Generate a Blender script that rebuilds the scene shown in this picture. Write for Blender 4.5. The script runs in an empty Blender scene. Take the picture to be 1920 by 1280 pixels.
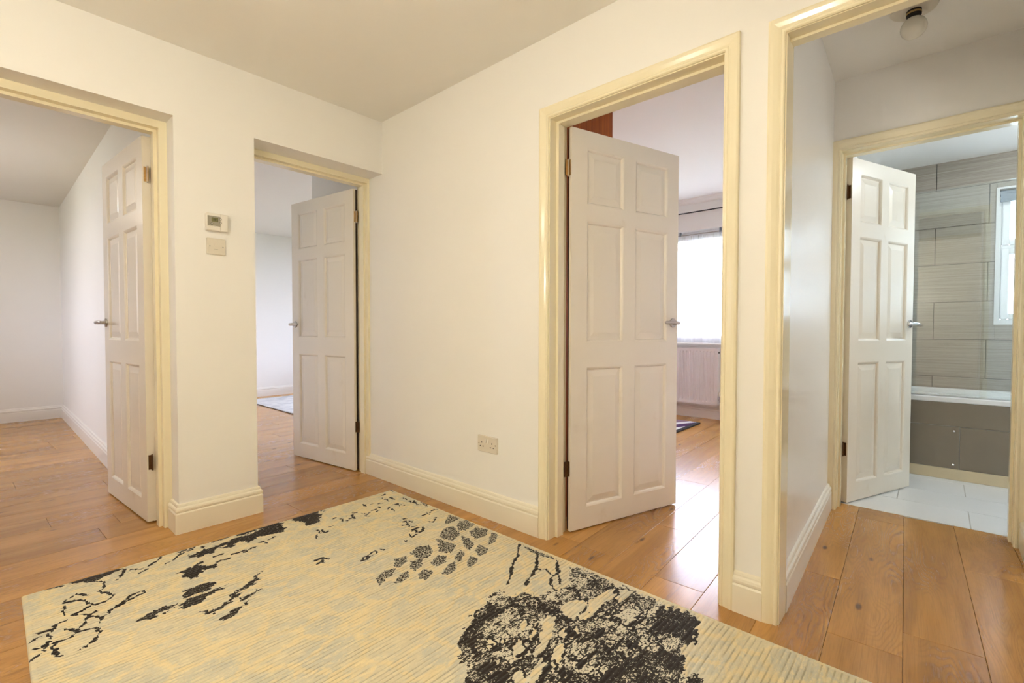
import bpy, math, random
import numpy as np
from mathutils import Matrix, Vector

SC = bpy.context.scene
COL = SC.collection

# ------------------------------------------------------------------ camera
cam_d = bpy.data.cameras.new('camera')
cam_d.sensor_width = 36.0
cam_d.lens = 890.2 / 1920 * 36.0
cam_d.clip_start = 0.02
cam = bpy.data.objects.new('camera', cam_d)
COL.objects.link(cam)
_yaw, _pit, _rol = 0.73062, 0.02402, 0.00138
_fw = Vector((math.cos(_yaw) * math.cos(_pit), math.sin(_yaw) * math.cos(_pit), -math.sin(_pit)))
_rt = Vector((math.sin(_yaw), -math.cos(_yaw), 0))
_up = _rt.cross(_fw)
_r2 = _rt * math.cos(_rol) + _up * math.sin(_rol)
_u2 = _up * math.cos(_rol) - _rt * math.sin(_rol)
M = Matrix.Identity(4)
for i in range(3):
    M[i][0], M[i][1], M[i][2] = _r2[i], _u2[i], -_fw[i]
M.translation = (-1.8129, -2.7986, 1.014)
cam.matrix_world = M
SC.camera = cam

# ------------------------------------------------------------------ world: even overcast daylight
W = bpy.data.worlds.new('overcast_sky')
SC.world = W
W.use_nodes = True
_bg = W.node_tree.nodes['Background']
_bg.inputs[0].default_value = (0.86, 0.89, 1.16, 1)
_bg.inputs[1].default_value = 9.0

# ------------------------------------------------------------------ exposure
SC.view_settings.view_transform = 'Standard'
SC.view_settings.look = 'None'
SC.view_settings.gamma = 1.0
SC.view_settings.use_curve_mapping = False
SC.view_settings.exposure = 1.5
SC.cycles.use_denoising = True
SC.cycles.max_bounces = 8
SC.cycles.diffuse_bounces = 5
SC.cycles.glossy_bounces = 3
SC.cycles.transmission_bounces = 4
SC.cycles.transparent_max_bounces = 8
SC.cycles.use_adaptive_sampling = True
SC.cycles.adaptive_threshold = 0.1
SC.cycles.adaptive_min_samples = 16
SC.cycles.sample_clamp_indirect = 6.0
SC.cycles.blur_glossy = 0.5
SC.cycles.caustics_reflective = False
SC.cycles.caustics_refractive = False

HALL_LAMP = 14.8          # strength of the hall lamps; one pendant and the floor lamp are added
ROOM_LAMP = 7.0           # lamps of the rooms behind the doors; side-room and bath ones added
WARM = (1.0, 0.94, 0.785)
NEUTRAL = (1.0, 0.95, 0.89)


def portal(x, y, z, w, h, rot):
    """sampling portal in a window opening, so that the sky's light is found"""
    l = bpy.data.lights.new('window_portal', 'AREA')
    l.shape = 'RECTANGLE'
    l.size, l.size_y = w, h
    l.cycles.is_portal = True
    o = bpy.data.objects.new('window_portal', l)
    o.location = (x, y, z)
    o.rotation_euler = rot
    COL.objects.link(o)


R90 = math.pi / 2
portal(3.84, -0.625, 1.53, 2.95, 1.3, (R90, 0, R90))       # bedroom, faces -x
portal(3.38, -3.53, 1.57, 0.80, 0.98, (R90, 0, R90))     # bathroom, faces -x
portal(-3.98, 2.7, 1.5, 1.0, 1.2, (R90, 0, -R90))        # left room, faces +x
portal(3.48, 3.0, 1.4, 2.0, 1.9, (R90, 0, R90))          # second room, faces -x


# ------------------------------------------------------------------ helpers
class MB:
    """collects faces, builds ONE mesh object"""
    def __init__(s):
        s.v, s.f = [], []

    def add(s, vs, fs):
        o = len(s.v)
        s.v += [tuple(p) for p in vs]
        s.f += [tuple(i + o for i in f) for f in fs]
        return s

    def box(s, x0, x1, y0, y1, z0, z1):
        x0, x1 = min(x0, x1), max(x0, x1)
        y0, y1 = min(y0, y1), max(y0, y1)
        z0, z1 = min(z0, z1), max(z0, z1)
        return s.add([(x0, y0, z0), (x1, y0, z0), (x1, y1, z0), (x0, y1, z0), (x0, y0, z1), (x1, y0, z1), (x1, y1, z1), (x0, y1, z1)],
                     [(3, 2, 1, 0), (4, 5, 6, 7), (0, 1, 5, 4), (1, 2, 6, 5), (2, 3, 7, 6), (3, 0, 4, 7)])

    def cbox(s, x0, x1, y0, y1, z0, z1, c):
        """box with chamfered edges"""
        def r(ix, iy, iz):
            return [(x0 + ix, y0 + iy), (x1 - ix, y0 + iy), (x1 - ix, y1 - iy), (x0 + ix, y1 - iy)]
        L = []
        for z, k in ((z0, c), (z0 + c, 0), (z1 - c, 0), (z1, c)):
            L.append([(x, y, z) for x, y in ([(x0 + c, y0 + k), (x1 - c, y0 + k), (x1 - k, y0 + c), (x1 - k, y1 - c),
                                              (x1 - c, y1 - k), (x0 + c, y1 - k), (x0 + k, y1 - c), (x0 + k, y0 + c)])])
        return s.loft(L, cap=True)

    def loft(s, loops, cap=False, closed=True):
        n = len(loops[0])
        vs = [p for l in loops for p in l]
        fs = []
        for k in range(len(loops) - 1):
            for i in range(n if closed else n - 1):
                j = (i + 1) % n
                fs.append((k * n + i, k * n + j, (k + 1) * n + j, (k + 1) * n + i))
        if cap:
            fs.append(tuple(range(n - 1, -1, -1)))
            fs.append(tuple((len(loops) - 1) * n + i for i in range(n)))
        return s.add(vs, fs)

    def prism(s, pts, z0, z1):
        return s.loft([[(x, y, z0) for x, y in pts], [(x, y, z1) for x, y in pts]], cap=True)

    def tube(s, path, rad, n=12, cap=True):
        """round tube along points; rad a number or one per point"""
        P = [Vector(p) for p in path]
        loops = []
        up = Vector((0, 0, 1))
        for i, p in enumerate(P):
            t = (P[min(i + 1, len(P) - 1)] - P[max(i - 1, 0)]).normalized()
            a = t.cross(up)
            if a.length < 1e-3:
                a = t.cross(Vector((1, 0, 0)))
            a.normalize()
            b = t.cross(a)
            r = rad[i] if isinstance(rad, (list, tuple)) else rad
            loops.append([p + (a * math.cos(2 * math.pi * k / n) + b * math.sin(2 * math.pi * k / n)) * r for k in range(n)])
        return s.loft(loops, cap=cap)

    def lathe(s, prof, n=24, c=(0, 0, 0), axis='z'):
        """prof: (radius, height) pairs"""
        loops = []
        for r, h in prof:
            l = []
            for k in range(n):
                a = 2 * math.pi * k / n
                x, y = r * math.cos(a), r * math.sin(a)
                p = {'z': (x, y, h), 'y': (x, h, y), 'x': (h, x, y)}[axis]
                l.append((p[0] + c[0], p[1] + c[1], p[2] + c[2]))
            loops.append(l)
        return s.loft(loops, cap=True)

    def build(s, name, mat, parent=None, smooth=False, loc=None):
        me = bpy.data.meshes.new(name)
        me.from_pydata(s.v, [], s.f)
        me.update()
        import bmesh
        bm = bmesh.new()
        bm.from_mesh(me)
        bmesh.ops.recalc_face_normals(bm, faces=bm.faces)
        bm.to_mesh(me)
        bm.free()
        if smooth:
            me.shade_smooth()
            try:
                me.set_sharp_from_angle(angle=math.radians(38))
            except Exception:
                pass
        me.materials.append(mat)
        o = bpy.data.objects.new(name, me)
        COL.objects.link(o)
        if parent:
            o.parent = parent
        if loc:
            o.location = loc
        return o


def tag(o, label=None, cat=None, group=None, kind=None):
    if label: o['label'] = label
    if cat: o['category'] = cat
    if group: o['group'] = group
    if kind: o['kind'] = kind
    return o


def empty(name, loc=(0, 0, 0), rz=0.0):
    o = bpy.data.objects.new(name, None)
    o.empty_display_size = 0.1
    o.location = loc
    o.rotation_euler = (0, 0, rz)
    COL.objects.link(o)
    return o


def instance(src, parent, loc=(0, 0, 0), rz=0.0, scale=None):
    c = src.copy()
    COL.objects.link(c)
    c.parent = parent
    c.location = loc
    c.rotation_euler = (0, 0, rz)
    if scale: c.scale = scale
    return c


# ------------------------------------------------------------------ materials
def new_mat(name):
    m = bpy.data.materials.new(name)
    m.use_nodes = True
    nt = m.node_tree
    return m, nt, nt.nodes['Principled BSDF']


def N(nt, typ, **kw):
    n = nt.nodes.new(typ)
    for k, v in kw.items():
        if k.startswith('i_'):
            n.inputs[k[2:].replace('_', ' ')].default_value = v
        else:
            setattr(n, k, v)
    return n


def math_n(nt, op, a, b=None, c=None, clamp=False):
    n = nt.nodes.new('ShaderNodeMath')
    n.operation = op
    n.use_clamp = clamp
    for i, x in enumerate((a, b, c)):
        if x is None: continue
        if isinstance(x, (int, float)): n.inputs[i].default_value = x
        else: nt.links.new(x, n.inputs[i])
    return n.outputs[0]


def mix_c(nt, fac, a, b):
    n = nt.nodes.new('ShaderNodeMix')
    n.data_type = 'RGBA'
    for s, x in ((n.inputs[0], fac), (n.inputs[6], a), (n.inputs[7], b)):
        if isinstance(x, (int, float)): s.default_value = x
        elif isinstance(x, tuple): s.default_value = x + ((1,) if len(x) == 3 else ())
        else: nt.links.new(x, s)
    return n.outputs[2]


def coord(nt, scale=(1, 1, 1), kind='Object', offset=None):
    tc = nt.nodes.new('ShaderNodeTexCoord')
    out = tc.outputs[kind]
    if offset is not None:
        v = nt.nodes.new('ShaderNodeVectorMath')
        nt.links.new(out, v.inputs[0])
        nt.links.new(offset, v.inputs[1])
        out = v.outputs[0]
    if scale != (1, 1, 1):
        v = nt.nodes.new('ShaderNodeVectorMath')
        v.operation = 'MULTIPLY'
        nt.links.new(out, v.inputs[0])
        v.inputs[1].default_value = scale
        out = v.outputs[0]
    return out


def noise(nt, vec, scale=5.0, detail=3.0, rough=0.5, dist=0.0):
    n = nt.nodes.new('ShaderNodeTexNoise')
    n.inputs['Scale'].default_value = scale
    n.inputs['Detail'].default_value = detail
    n.inputs['Roughness'].default_value = rough
    n.inputs['Distortion'].default_value = dist
    nt.links.new(vec, n.inputs['Vector'])
    return n.outputs[0]


def smooth_step(nt, x, lo, hi):
    n = nt.nodes.new('ShaderNodeMapRange')
    n.interpolation_type = 'SMOOTHSTEP'
    n.inputs[1].default_value, n.inputs[2].default_value = lo, hi
    nt.links.new(x, n.inputs[0])
    return n.outputs[0]


def bump(nt, bsdf, h, strength=0.2, dist=0.002):
    b = nt.nodes.new('ShaderNodeBump')
    b.inputs['Strength'].default_value = strength
    b.inputs['Distance'].default_value = dist
    nt.links.new(h, b.inputs['Height'])
    nt.links.new(b.outputs[0], bsdf.inputs['Normal'])


def paint(name, col, rough, var=0.03, bscale=(60, 60, 60), bstr=0.08, bdist=0.001, metal=0.0, coat=0.0, spec=0.5, dirt=None, vscale=3.0):
    """plain coat of paint, plastic, metal ...: slight mottling and a fine relief"""
    m, nt, b = new_mat(name)
    nz = noise(nt, coord(nt), vscale, 4, 0.6)
    c = mix_c(nt, nz, tuple(max(0, x * (1 - var)) for x in col), tuple(min(1, x * (1 + var)) for x in col))
    if dirt:
        f = smooth_step(nt, noise(nt, coord(nt, (1, 1, 0.6)), 7.0, 5, 0.65), 0.60, 0.80)
        c = mix_c(nt, math_n(nt, 'MULTIPLY', f, 0.55), c, dirt)
    nt.links.new(c, b.inputs['Base Color'])
    b.inputs['Roughness'].default_value = rough
    b.inputs['Metallic'].default_value = metal
    b.inputs['Specular IOR Level'].default_value = spec
    b.inputs['Coat Weight'].default_value = coat
    if bstr > 0:
        bump(nt, b, noise(nt, coord(nt, bscale), 1.0, 3, 0.55), bstr, bdist)
    return m


M_WALL = paint('wall_emulsion_white', (0.87, 0.85, 0.805), 0.55, 0.012, (90, 90, 90), 0.05, spec=0.3)
M_LOBBY = paint('lobby_satin_white', (0.86, 0.85, 0.83), 0.28, 0.012, (40, 40, 10), 0.06, spec=0.6)
M_CEIL = paint('ceiling_emulsion', (0.86, 0.84, 0.79), 0.8, 0.012, (70, 70, 70), 0.05, spec=0.2)
M_GLOSS = paint('cream_gloss_paint', (0.87, 0.79, 0.57), 0.15, 0.008, (14, 14, 14), 0.035, 0.0012)
M_SKIRT = paint('ivory_satin_paint', (0.85, 0.79, 0.64), 0.28, 0.02, (40, 40, 14), 0.12, 0.0015)
M_SKIRT_W = paint('white_satin_paint', (0.85, 0.82, 0.76), 0.3, 0.02, (40, 40, 14), 0.12, 0.0015)
M_DOOR = paint('door_eggshell_paint', (0.84, 0.775, 0.665), 0.27, 0.02, (36, 36, 5), 0.10, 0.0015, dirt=(0.70, 0.60, 0.45))
M_BRASS = paint('aged_brass', (0.50, 0.33, 0.14), 0.35, 0.4, (300, 300, 300), 0.1, metal=1.0, vscale=120)
M_BRONZE = paint('tarnished_bronze', (0.16, 0.085, 0.035), 0.45, 0.5, (300, 300, 300), 0.1, metal=0.8, vscale=120)
M_STEEL = paint('satin_nickel', (0.52, 0.49, 0.45), 0.3, 0.04, (400, 20, 400), 0.04, metal=1.0)
M_CHROME = paint('polished_chrome', (0.75, 0.75, 0.76), 0.08, 0.02, (40, 40, 40), 0.0, metal=1.0)
M_PLASTIC = paint('white_moulded_plastic', (0.80, 0.76, 0.68), 0.35, 0.01, (200, 200, 200), 0.02)
M_PLASTIC2 = paint('ivory_moulded_plastic', (0.72, 0.66, 0.55), 0.35, 0.02, (200, 200, 200), 0.02)
M_GREYPL = paint('grey_display_fascia', (0.34, 0.31, 0.24), 0.4, 0.03, (200, 200, 200), 0.02)
M_LCD = paint('olive_lcd', (0.20, 0.19, 0.085), 0.2, 0.05, (90, 90, 90), 0.0)
M_BLACK = paint('black_void', (0.012, 0.010, 0.008), 0.7, 0.1, (90, 90, 90), 0.0)
M_UPVC = paint('white_upvc', (0.86, 0.86, 0.86), 0.25, 0.01, (60, 60, 60), 0.02)
M_RAD = paint('radiator_enamel', (0.88, 0.87, 0.86), 0.3, 0.01, (80, 80, 80), 0.03)
M_TUB = paint('bath_acrylic', (0.88, 0.88, 0.88), 0.08, 0.01, (30, 30, 30), 0.0)
M_BLIND = paint('grey_blue_blind_fabric', (0.25, 0.30, 0.36), 0.8, 0.05, (500, 500, 500), 0.1)
M_GROUT_D = paint('dark_grout', (0.10, 0.095, 0.09), 0.9, 0.1, (300, 300, 300), 0.1)
M_GROUT_L = paint('pale_grout', (0.46, 0.45, 0.42), 0.9, 0.05, (300, 300, 300), 0.1)
M_PLINTH = paint('sand_plinth_paint', (0.70, 0.58, 0.38), 0.35, 0.03, (60, 60, 60), 0.05)
M_FTILE = paint('pale_floor_tile', (0.83, 0.845, 0.855), 0.22, 0.025, (40, 40, 40), 0.03, vscale=2.0)
M_PTILE = paint('taupe_panel_tile', (0.25, 0.205, 0.15), 0.38, 0.10, (160, 20, 160), 0.05, vscale=6)
M_BLACKROD = paint('black_rail', (0.03, 0.03, 0.035), 0.35, 0.05, (90, 90, 90), 0.0)
M_EDGE_DARK = paint('dark_brown_edge', (0.045, 0.022, 0.010), 0.7, 0.2, (60, 60, 8), 0.1)
M_SLAB = paint('subfloor', (0.10, 0.065, 0.04), 0.9, 0.1)
M_GRASS = paint('lawn', (0.20, 0.23, 0.15), 0.95, 0.4, (6, 6, 6), 0.3, 0.02, vscale=0.6)
M_ROOF = paint('roof_felt', (0.15, 0.14, 0.13), 0.9, 0.1)


def wood_floor():
    m, nt, b = new_mat('oak_laminate')
    oi = nt.nodes.new('ShaderNodeObjectInfo')
    rnd = oi.outputs['Random']
    cmb = nt.nodes.new('ShaderNodeCombineXYZ')
    nt.links.new(math_n(nt, 'MULTIPLY', rnd, 41.0), cmb.inputs[0])
    nt.links.new(math_n(nt, 'MULTIPLY', rnd, 173.0), cmb.inputs[1])
    nt.links.new(math_n(nt, 'MULTIPLY', rnd, 77.0), cmb.inputs[2])
    off = cmb.outputs[0]
    broad = noise(nt, coord(nt, (1.1, 9, 1), offset=off), 1.0, 5, 0.62, 0.5)
    field = noise(nt, coord(nt, (1.3, 6.5, 1), offset=off), 1.0, 2, 0.45, 0.25)
    rings = math_n(nt, 'SINE', math_n(nt, 'MULTIPLY', field, 190.0))
    rings = smooth_step(nt, rings, -0.2, 1.0)
    rmask = smooth_step(nt, noise(nt, coord(nt, (0.9, 3.0, 1), offset=off), 1.0, 2, 0.5), 0.42, 0.62)
    rings = math_n(nt, 'MULTIPLY', rings, rmask)
    fine = noise(nt, coord(nt, (7, 260, 1), offset=off), 1.0, 3, 0.6)
    streak = smooth_step(nt, noise(nt, coord(nt, (2.6, 42, 1), offset=off), 1.0, 4, 0.65, 0.3), 0.60, 0.78)
    vor = nt.nodes.new('ShaderNodeTexVoronoi')
    vor.inputs['Scale'].default_value = 1.0
    nt.links.new(coord(nt, (4.2, 12.0, 1), offset=off), vor.inputs['Vector'])
    knot = math_n(nt, 'SUBTRACT', 1.0, smooth_step(nt, vor.outputs['Distance'], 0.05, 0.16))
    knot = math_n(nt, 'MULTIPLY', knot, smooth_step(nt, noise(nt, coord(nt, (3, 7, 1), offset=off), 1.0, 2), 0.5, 0.62))
    c = mix_c(nt, smooth_step(nt, broad, 0.30, 0.72), (0.585, 0.302, 0.080), (0.41, 0.195, 0.047))
    c = mix_c(nt, math_n(nt, 'MULTIPLY', rings, 0.46), c, (0.235, 0.112, 0.038))
    c = mix_c(nt, math_n(nt, 'MULTIPLY', smooth_step(nt, fine, 0.45, 0.7), 0.28), c, (0.24, 0.12, 0.042))
    c = mix_c(nt, math_n(nt, 'MULTIPLY', streak, 0.45), c, (0.165, 0.085, 0.036))
    c = mix_c(nt, math_n(nt, 'MULTIPLY', knot, 0.8), c, (0.055, 0.035, 0.028))
    hs = nt.nodes.new('ShaderNodeHueSaturation')
    nt.links.new(c, hs.inputs['Color'])
    nt.links.new(math_n(nt, 'ADD', 0.88, math_n(nt, 'MULTIPLY', rnd, 0.26)), hs.inputs['Value'])
    nt.links.new(hs.outputs[0], b.inputs['Base Color'])
    r = math_n(nt, 'ADD', 0.20, math_n(nt, 'MULTIPLY', rings, 0.04))
    r = math_n(nt, 'ADD', r, math_n(nt, 'MULTIPLY', fine, 0.08))
    nt.links.new(r, b.inputs['Roughness'])
    b.inputs['Specular IOR Level'].default_value = 0.6
    h = math_n(nt, 'ADD', math_n(nt, 'MULTIPLY', rings, -1.0), math_n(nt, 'MULTIPLY', fine, 0.6))
    bump(nt, b, h, 0.08, 0.0012)
    return m


M_WOOD = wood_floor()


def wardrobe_wood():
    m, nt, b = new_mat('red_brown_veneer')
    g = noise(nt, coord(nt, (60, 60, 2.0)), 1.0, 4, 0.6, 0.2)
    c = mix_c(nt, smooth_step(nt, g, 0.3, 0.7), (0.44, 0.105, 0.014), (0.27, 0.058, 0.009))
    nt.links.new(c, b.inputs['Base Color'])
    b.inputs['Roughness'].default_value = 0.5
    b.inputs['Specular IOR Level'].default_value = 0.2
    return m


M_WARD = wardrobe_wood()


def wall_tile():
    m, nt, b = new_mat('linear_taupe_wall_tile')
    l = noise(nt, coord(nt, (1, 1.6, 150)), 1.0, 4, 0.7)
    l2 = noise(nt, coord(nt, (1, 3, 480)), 1.0, 2, 0.6)
    c = mix_c(nt, smooth_step(nt, l, 0.28, 0.74), (0.45, 0.405, 0.345), (0.285, 0.25, 0.205))
    c = mix_c(nt, math_n(nt, 'MULTIPLY', smooth_step(nt, l2, 0.5, 0.72), 0.5), c, (0.20, 0.175, 0.145))
    nt.links.new(c, b.inputs['Base Color'])
    b.inputs['Roughness'].default_value = 0.30
    bump(nt, b, l, 0.12, 0.001)
    return m


M_WTILE = wall_tile()


def sheer():
    m, nt, b = new_mat('white_net_curtain')
    nt.nodes.remove(b)
    out = nt.nodes['Material Output']
    tl = N(nt, 'ShaderNodeBsdfTranslucent')
    df = N(nt, 'ShaderNodeBsdfDiffuse')
    tr = N(nt, 'ShaderNodeBsdfTransparent')
    tl.inputs[0].default_value = df.inputs[0].default_value = (0.97, 0.97, 0.98, 1)
    tr.inputs[0].default_value = (0.95, 0.96, 0.97, 1)
    mx = N(nt, 'ShaderNodeMixShader', i_Fac=0.2)
    nt.links.new(tl.outputs[0], mx.inputs[1])
    nt.links.new(df.outputs[0], mx.inputs[2])
    weave = noise(nt, coord(nt, (250, 250, 250)), 1.0, 2)
    f = math_n(nt, 'ADD', 0.38, math_n(nt, 'MULTIPLY', weave, 0.2))
    mx2 = N(nt, 'ShaderNodeMixShader')
    nt.links.new(f, mx2.inputs[0])
    nt.links.new(mx.outputs[0], mx2.inputs[1])
    nt.links.new(tr.outputs[0], mx2.inputs[2])
    nt.links.new(mx2.outputs[0], out.inputs[0])
    return m


M_SHEER = sheer()
M_HEADING = paint('thick_white_heading', (0.80, 0.80, 0.83), 0.9, 0.03, (200, 200, 20), 0.2)


def pane_glass(name, tint, refl, frost=0.0):
    """thin pane: lets light straight through, mirrors a little, may be frosted"""
    m, nt, b = new_mat(name)
    nt.nodes.remove(b)
    out = nt.nodes['Material Output']
    tr = N(nt, 'ShaderNodeBsdfTransparent')
    tr.inputs[0].default_value = tint + (1,)
    cur = tr.outputs[0]
    if frost:
        tl = N(nt, 'ShaderNodeBsdfTranslucent')
        v = N(nt, 'ShaderNodeTexVoronoi', i_Scale=85.0)
        nt.links.new(coord(nt), v.inputs['Vector'])
        c = mix_c(nt, smooth_step(nt, v.outputs['Distance'], 0.0, 0.75), (0.62, 0.86, 0.85), (0.97, 1.0, 1.0))
        nt.links.new(c, tl.inputs[0])
        mx = N(nt, 'ShaderNodeMixShader', i_Fac=frost)
        nt.links.new(cur, mx.inputs[1])
        nt.links.new(tl.outputs[0], mx.inputs[2])
        cur = mx.outputs[0]
    gl = N(nt, 'ShaderNodeBsdfGlossy')
    gl.inputs['Roughness'].default_value = 0.03
    fr = N(nt, 'ShaderNodeFresnel', i_IOR=1.45)
    f = math_n(nt, 'ADD', math_n(nt, 'MULTIPLY', fr.outputs[0], 0.8), refl)
    mx = N(nt, 'ShaderNodeMixShader')
    nt.links.new(f, mx.inputs[0])
    nt.links.new(cur, mx.inputs[1])
    nt.links.new(gl.outputs[0], mx.inputs[2])
    nt.links.new(mx.outputs[0], out.inputs[0])
    return m


M_GLASS = pane_glass('clear_pane', (0.97, 0.99, 0.98), 0.02)
M_SCREEN = pane_glass('shower_screen_glass', (0.95, 0.975, 0.965), 0.10)
M_FROST = pane_glass('frosted_pane', (0.90, 0.97, 0.97), 0.0, 0.7)


def opal(name, col, strength):
    m, nt, b = new_mat(name)
    nz = noise(nt, coord(nt), 12, 2)
    nt.links.new(mix_c(nt, nz, tuple(c * .97 for c in col), col), b.inputs['Base Color'])
    b.inputs['Roughness'].default_value = 0.25
    if strength:
        b.inputs['Emission Color'].default_value = col + (1,)
        b.inputs['Emission Strength'].default_value = strength
    return m


M_OPAL_WARM = opal('lit_opal_glass_warm', WARM, HALL_LAMP)
M_OPAL_ROOM = opal('lit_opal_glass', NEUTRAL, ROOM_LAMP * 2.8)
M_ADDED_SIDE = opal('added_side_lamp_opal', NEUTRAL, ROOM_LAMP * 1.7)
M_ADDED_BATH = opal('added_bath_lamp_opal', (0.86, 0.94, 1.0), ROOM_LAMP * 2.4)
M_OPAL_OFF = opal('unlit_opal_glass', (0.72, 0.68, 0.58), 0)

# ================================================================== SETTING
TOP = 2.62
random.seed(7)


def boxes(name, mat, bx, label=None, cat=None, parent=None, kind='structure'):
    m = MB()
    for b in bx: m.box(*b)
    o = m.build(name, mat, parent)
    if parent is None: tag(o, label, cat, kind=kind)
    return o


# ---- ground outside
boxes('ground', M_GRASS, [(-40, 40, -40, 40, -0.35, -0.30)], 'mown lawn outside the windows', 'lawn')
# ---- floor slab with its planks
floor = boxes('floor', M_SLAB, [(-4.05, 3.9, -4.4, 4.95, -0.12, -0.012)],
              'oak laminate plank floor running through hall and rooms', 'floor')
PW, PL, PA = 0.198, 1.29, math.radians(2.2)
pm = MB()
g, c = 0.0006, 0.0013
L = []
for z, k in ((-0.0118, g), (-c * .6, g), (0.0, g + c)):
    L.append([(k, k, z), (PL - k, k, z), (PL - k, PW - k, z), (k, PW - k, z)])
pm.loft(L, cap=True)
rects = [(-2.9, .10, -3.35, .30), (0, 1.53, -3.12, -2.36), (-3.1, -1.2, .2, 4.72), (-1.1, 2.3, .2, 4.86), (.1, 3.78, -2.24, .25)]
plank0 = None
ca, sa = math.cos(PA), math.sin(PA)
fixed = {-1: .07, -2: .23, 0: .50, -3: -.35}
for k in range(-6, 40):
    off = fixed.get(k, random.random() * PL)
    for j in range(-5, 6):
        u0, v0 = off + j * PL, k * PW
        hit = False
        for a in (.02, .25, .5, .75, .98):
            for bb in (.1, .5, .9):
                x = ca * (u0 + a * PL) - sa * (v0 + bb * PW)
                y = -2.54 + sa * (u0 + a * PL) + ca * (v0 + bb * PW)
                if any(r[0] <= x <= r[1] and r[2] <= y <= r[3] for r in rects): hit = True
        if not hit: continue
        x, y = ca * u0 - sa * v0, -2.54 + sa * u0 + ca * v0
        sc = None
        if -3.3 < y < -2.4 and x > 0 and x + PL > 1.56:
            sc = ((1.56 - x) / PL, 1, 1)
            if sc[0] < .02: continue
        elif y > 4.9 or x > 3.85: continue
        if plank0 is None:
            plank0 = pm.build('plank', M_WOOD, floor)
            plank0.location, plank0.rotation_euler = (x, y, 0), (0, 0, PA)
            if sc: plank0.scale = sc
        else:
            instance(plank0, floor, (x, y, 0), PA, sc)

# ---- walls (each one mesh, openings left free)
H1 = 2.06
boxes('wall_left', M_WALL, [(-3.2, -2.02, 0, .255, -.05, TOP), (-2.02, -1.173, 0, .255, H1, TOP), (-1.173, -.804, 0, .255, -.05, TOP),
                            (-.804, 0.0, 0, .255, H1, TOP)],
      'white hall wall pierced by two deep door recesses, thermostat on its pier', 'wall')
boxes('wall_right', M_WALL, [(0, .125, -1.385, 1.02, -.05, TOP), (0, .125, -2.235, -1.385, 2.03, TOP), (0, .095, -2.383, -2.235, -.05, TOP),
                             (0, .095, -3.26, -2.383, 2.025, TOP), (0, .095, -4.35, -3.26, -.05, TOP)],
      'white hall wall with the double socket and the framed bedroom doorway', 'wall')
boxes('wall_back', M_WALL, [(-3.2, 1.54, -4.45, -4.35, -.05, TOP)], 'white hall wall behind the photographer', 'wall')
boxes('wall_side', M_WALL, [(-3.2, -3.1, -4.35, 0, -.05, TOP)], 'white hall wall left of the photographer', 'wall')
# left room
boxes('wall_left_room_right', M_WALL, [(-1.2, -1.10, .255, 4.81, -.05, TOP)], 'long white side wall seen past the leftmost door', 'wall')
boxes('wall_left_room_far', M_WALL, [(-4.0, -1.2, 4.71, 4.81, -.05, TOP)], 'greyish white end wall of the leftmost room', 'wall')
boxes('wall_left_room_window', M_WALL, [(-4.0, -3.9, .1, 2.2, -.05, TOP), (-4.0, -3.9, 3.2, 4.81, -.05, TOP), (-4.0, -3.9, 2.2, 3.2, -.05, .9),
                                        (-4.0, -3.9, 2.2, 3.2, 2.1, TOP), (-4.0, -3.2, .1, .255, -.05, TOP)],
      'window wall of the leftmost room, out of view', 'wall')
# second room
boxes('wall_second_room_far', M_WALL, [(-1.1, 3.5, 4.85, 4.95, -.05, TOP)], 'bright white far wall beyond the second door', 'wall')
boxes('wall_second_room_window', M_WALL, [(3.4, 3.5, .92, 2.0, -.05, TOP), (3.4, 3.5, 4.0, 4.85, -.05, TOP), (3.4, 3.5, 2.0, 4.0, -.05, .45), (3.4, 3.5, 2.0, 4.0, 2.35, TOP)],
      'window wall of the second room, out of view', 'wall')
boxes('wall_second_room_near', M_WALL, [(.125, 3.5, .92, 1.02, -.05, TOP)], 'wall between the second room and the bedroom', 'wall')
# bedroom
WX = 3.759
boxes('wall_bedroom_window', M_WALL, [(WX, WX + .15, -2.33, -2.10, -.05, TOP), (WX, WX + .15, .85, .92, -.05, TOP), (WX, WX + .15, -2.10, .85, -.05, .865),
                                      (WX, WX + .15, -2.10, .85, 2.18, TOP)], 'bedroom window wall above the radiator', 'wall')
boxes('wall_bedroom_right', M_WALL, [(.090, 3.9, -2.32, -2.235, -.05, TOP)], 'wall between bedroom and bathroom', 'wall')
# corridor to the bathroom
cw = MB()
cw.prism([(.09, -2.392), (1.41, -2.346), (1.41, -2.31), (.09, -2.31)], -.05, TOP)
tag(cw.build('wall_lobby_left', M_LOBBY), 'white lobby wall between hall doorway and bathroom door', 'wall', kind='structure')
boxes('wall_lobby_right', M_WALL, [(.090, .20, -3.22, -3.117, -.05, TOP), (1.10, 1.40, -3.22, -3.117, -.05, TOP), (.20, 1.10, -3.22, -3.117, 2.02, TOP)], 'lobby wall at the right edge of the photo', 'wall')  # unseen opening added so the side lamp reaches the lobby
boxes('wall_lobby_end', M_WALL, [(1.40, 1.54, -2.36, -2.31, -.05, TOP), (1.40, 1.54, -3.105, -2.36, 2.03, TOP), (1.40, 1.54, -4.40, -3.105, -.05, TOP)],
      'white wall above and around the bathroom doorway', 'wall')
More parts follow.
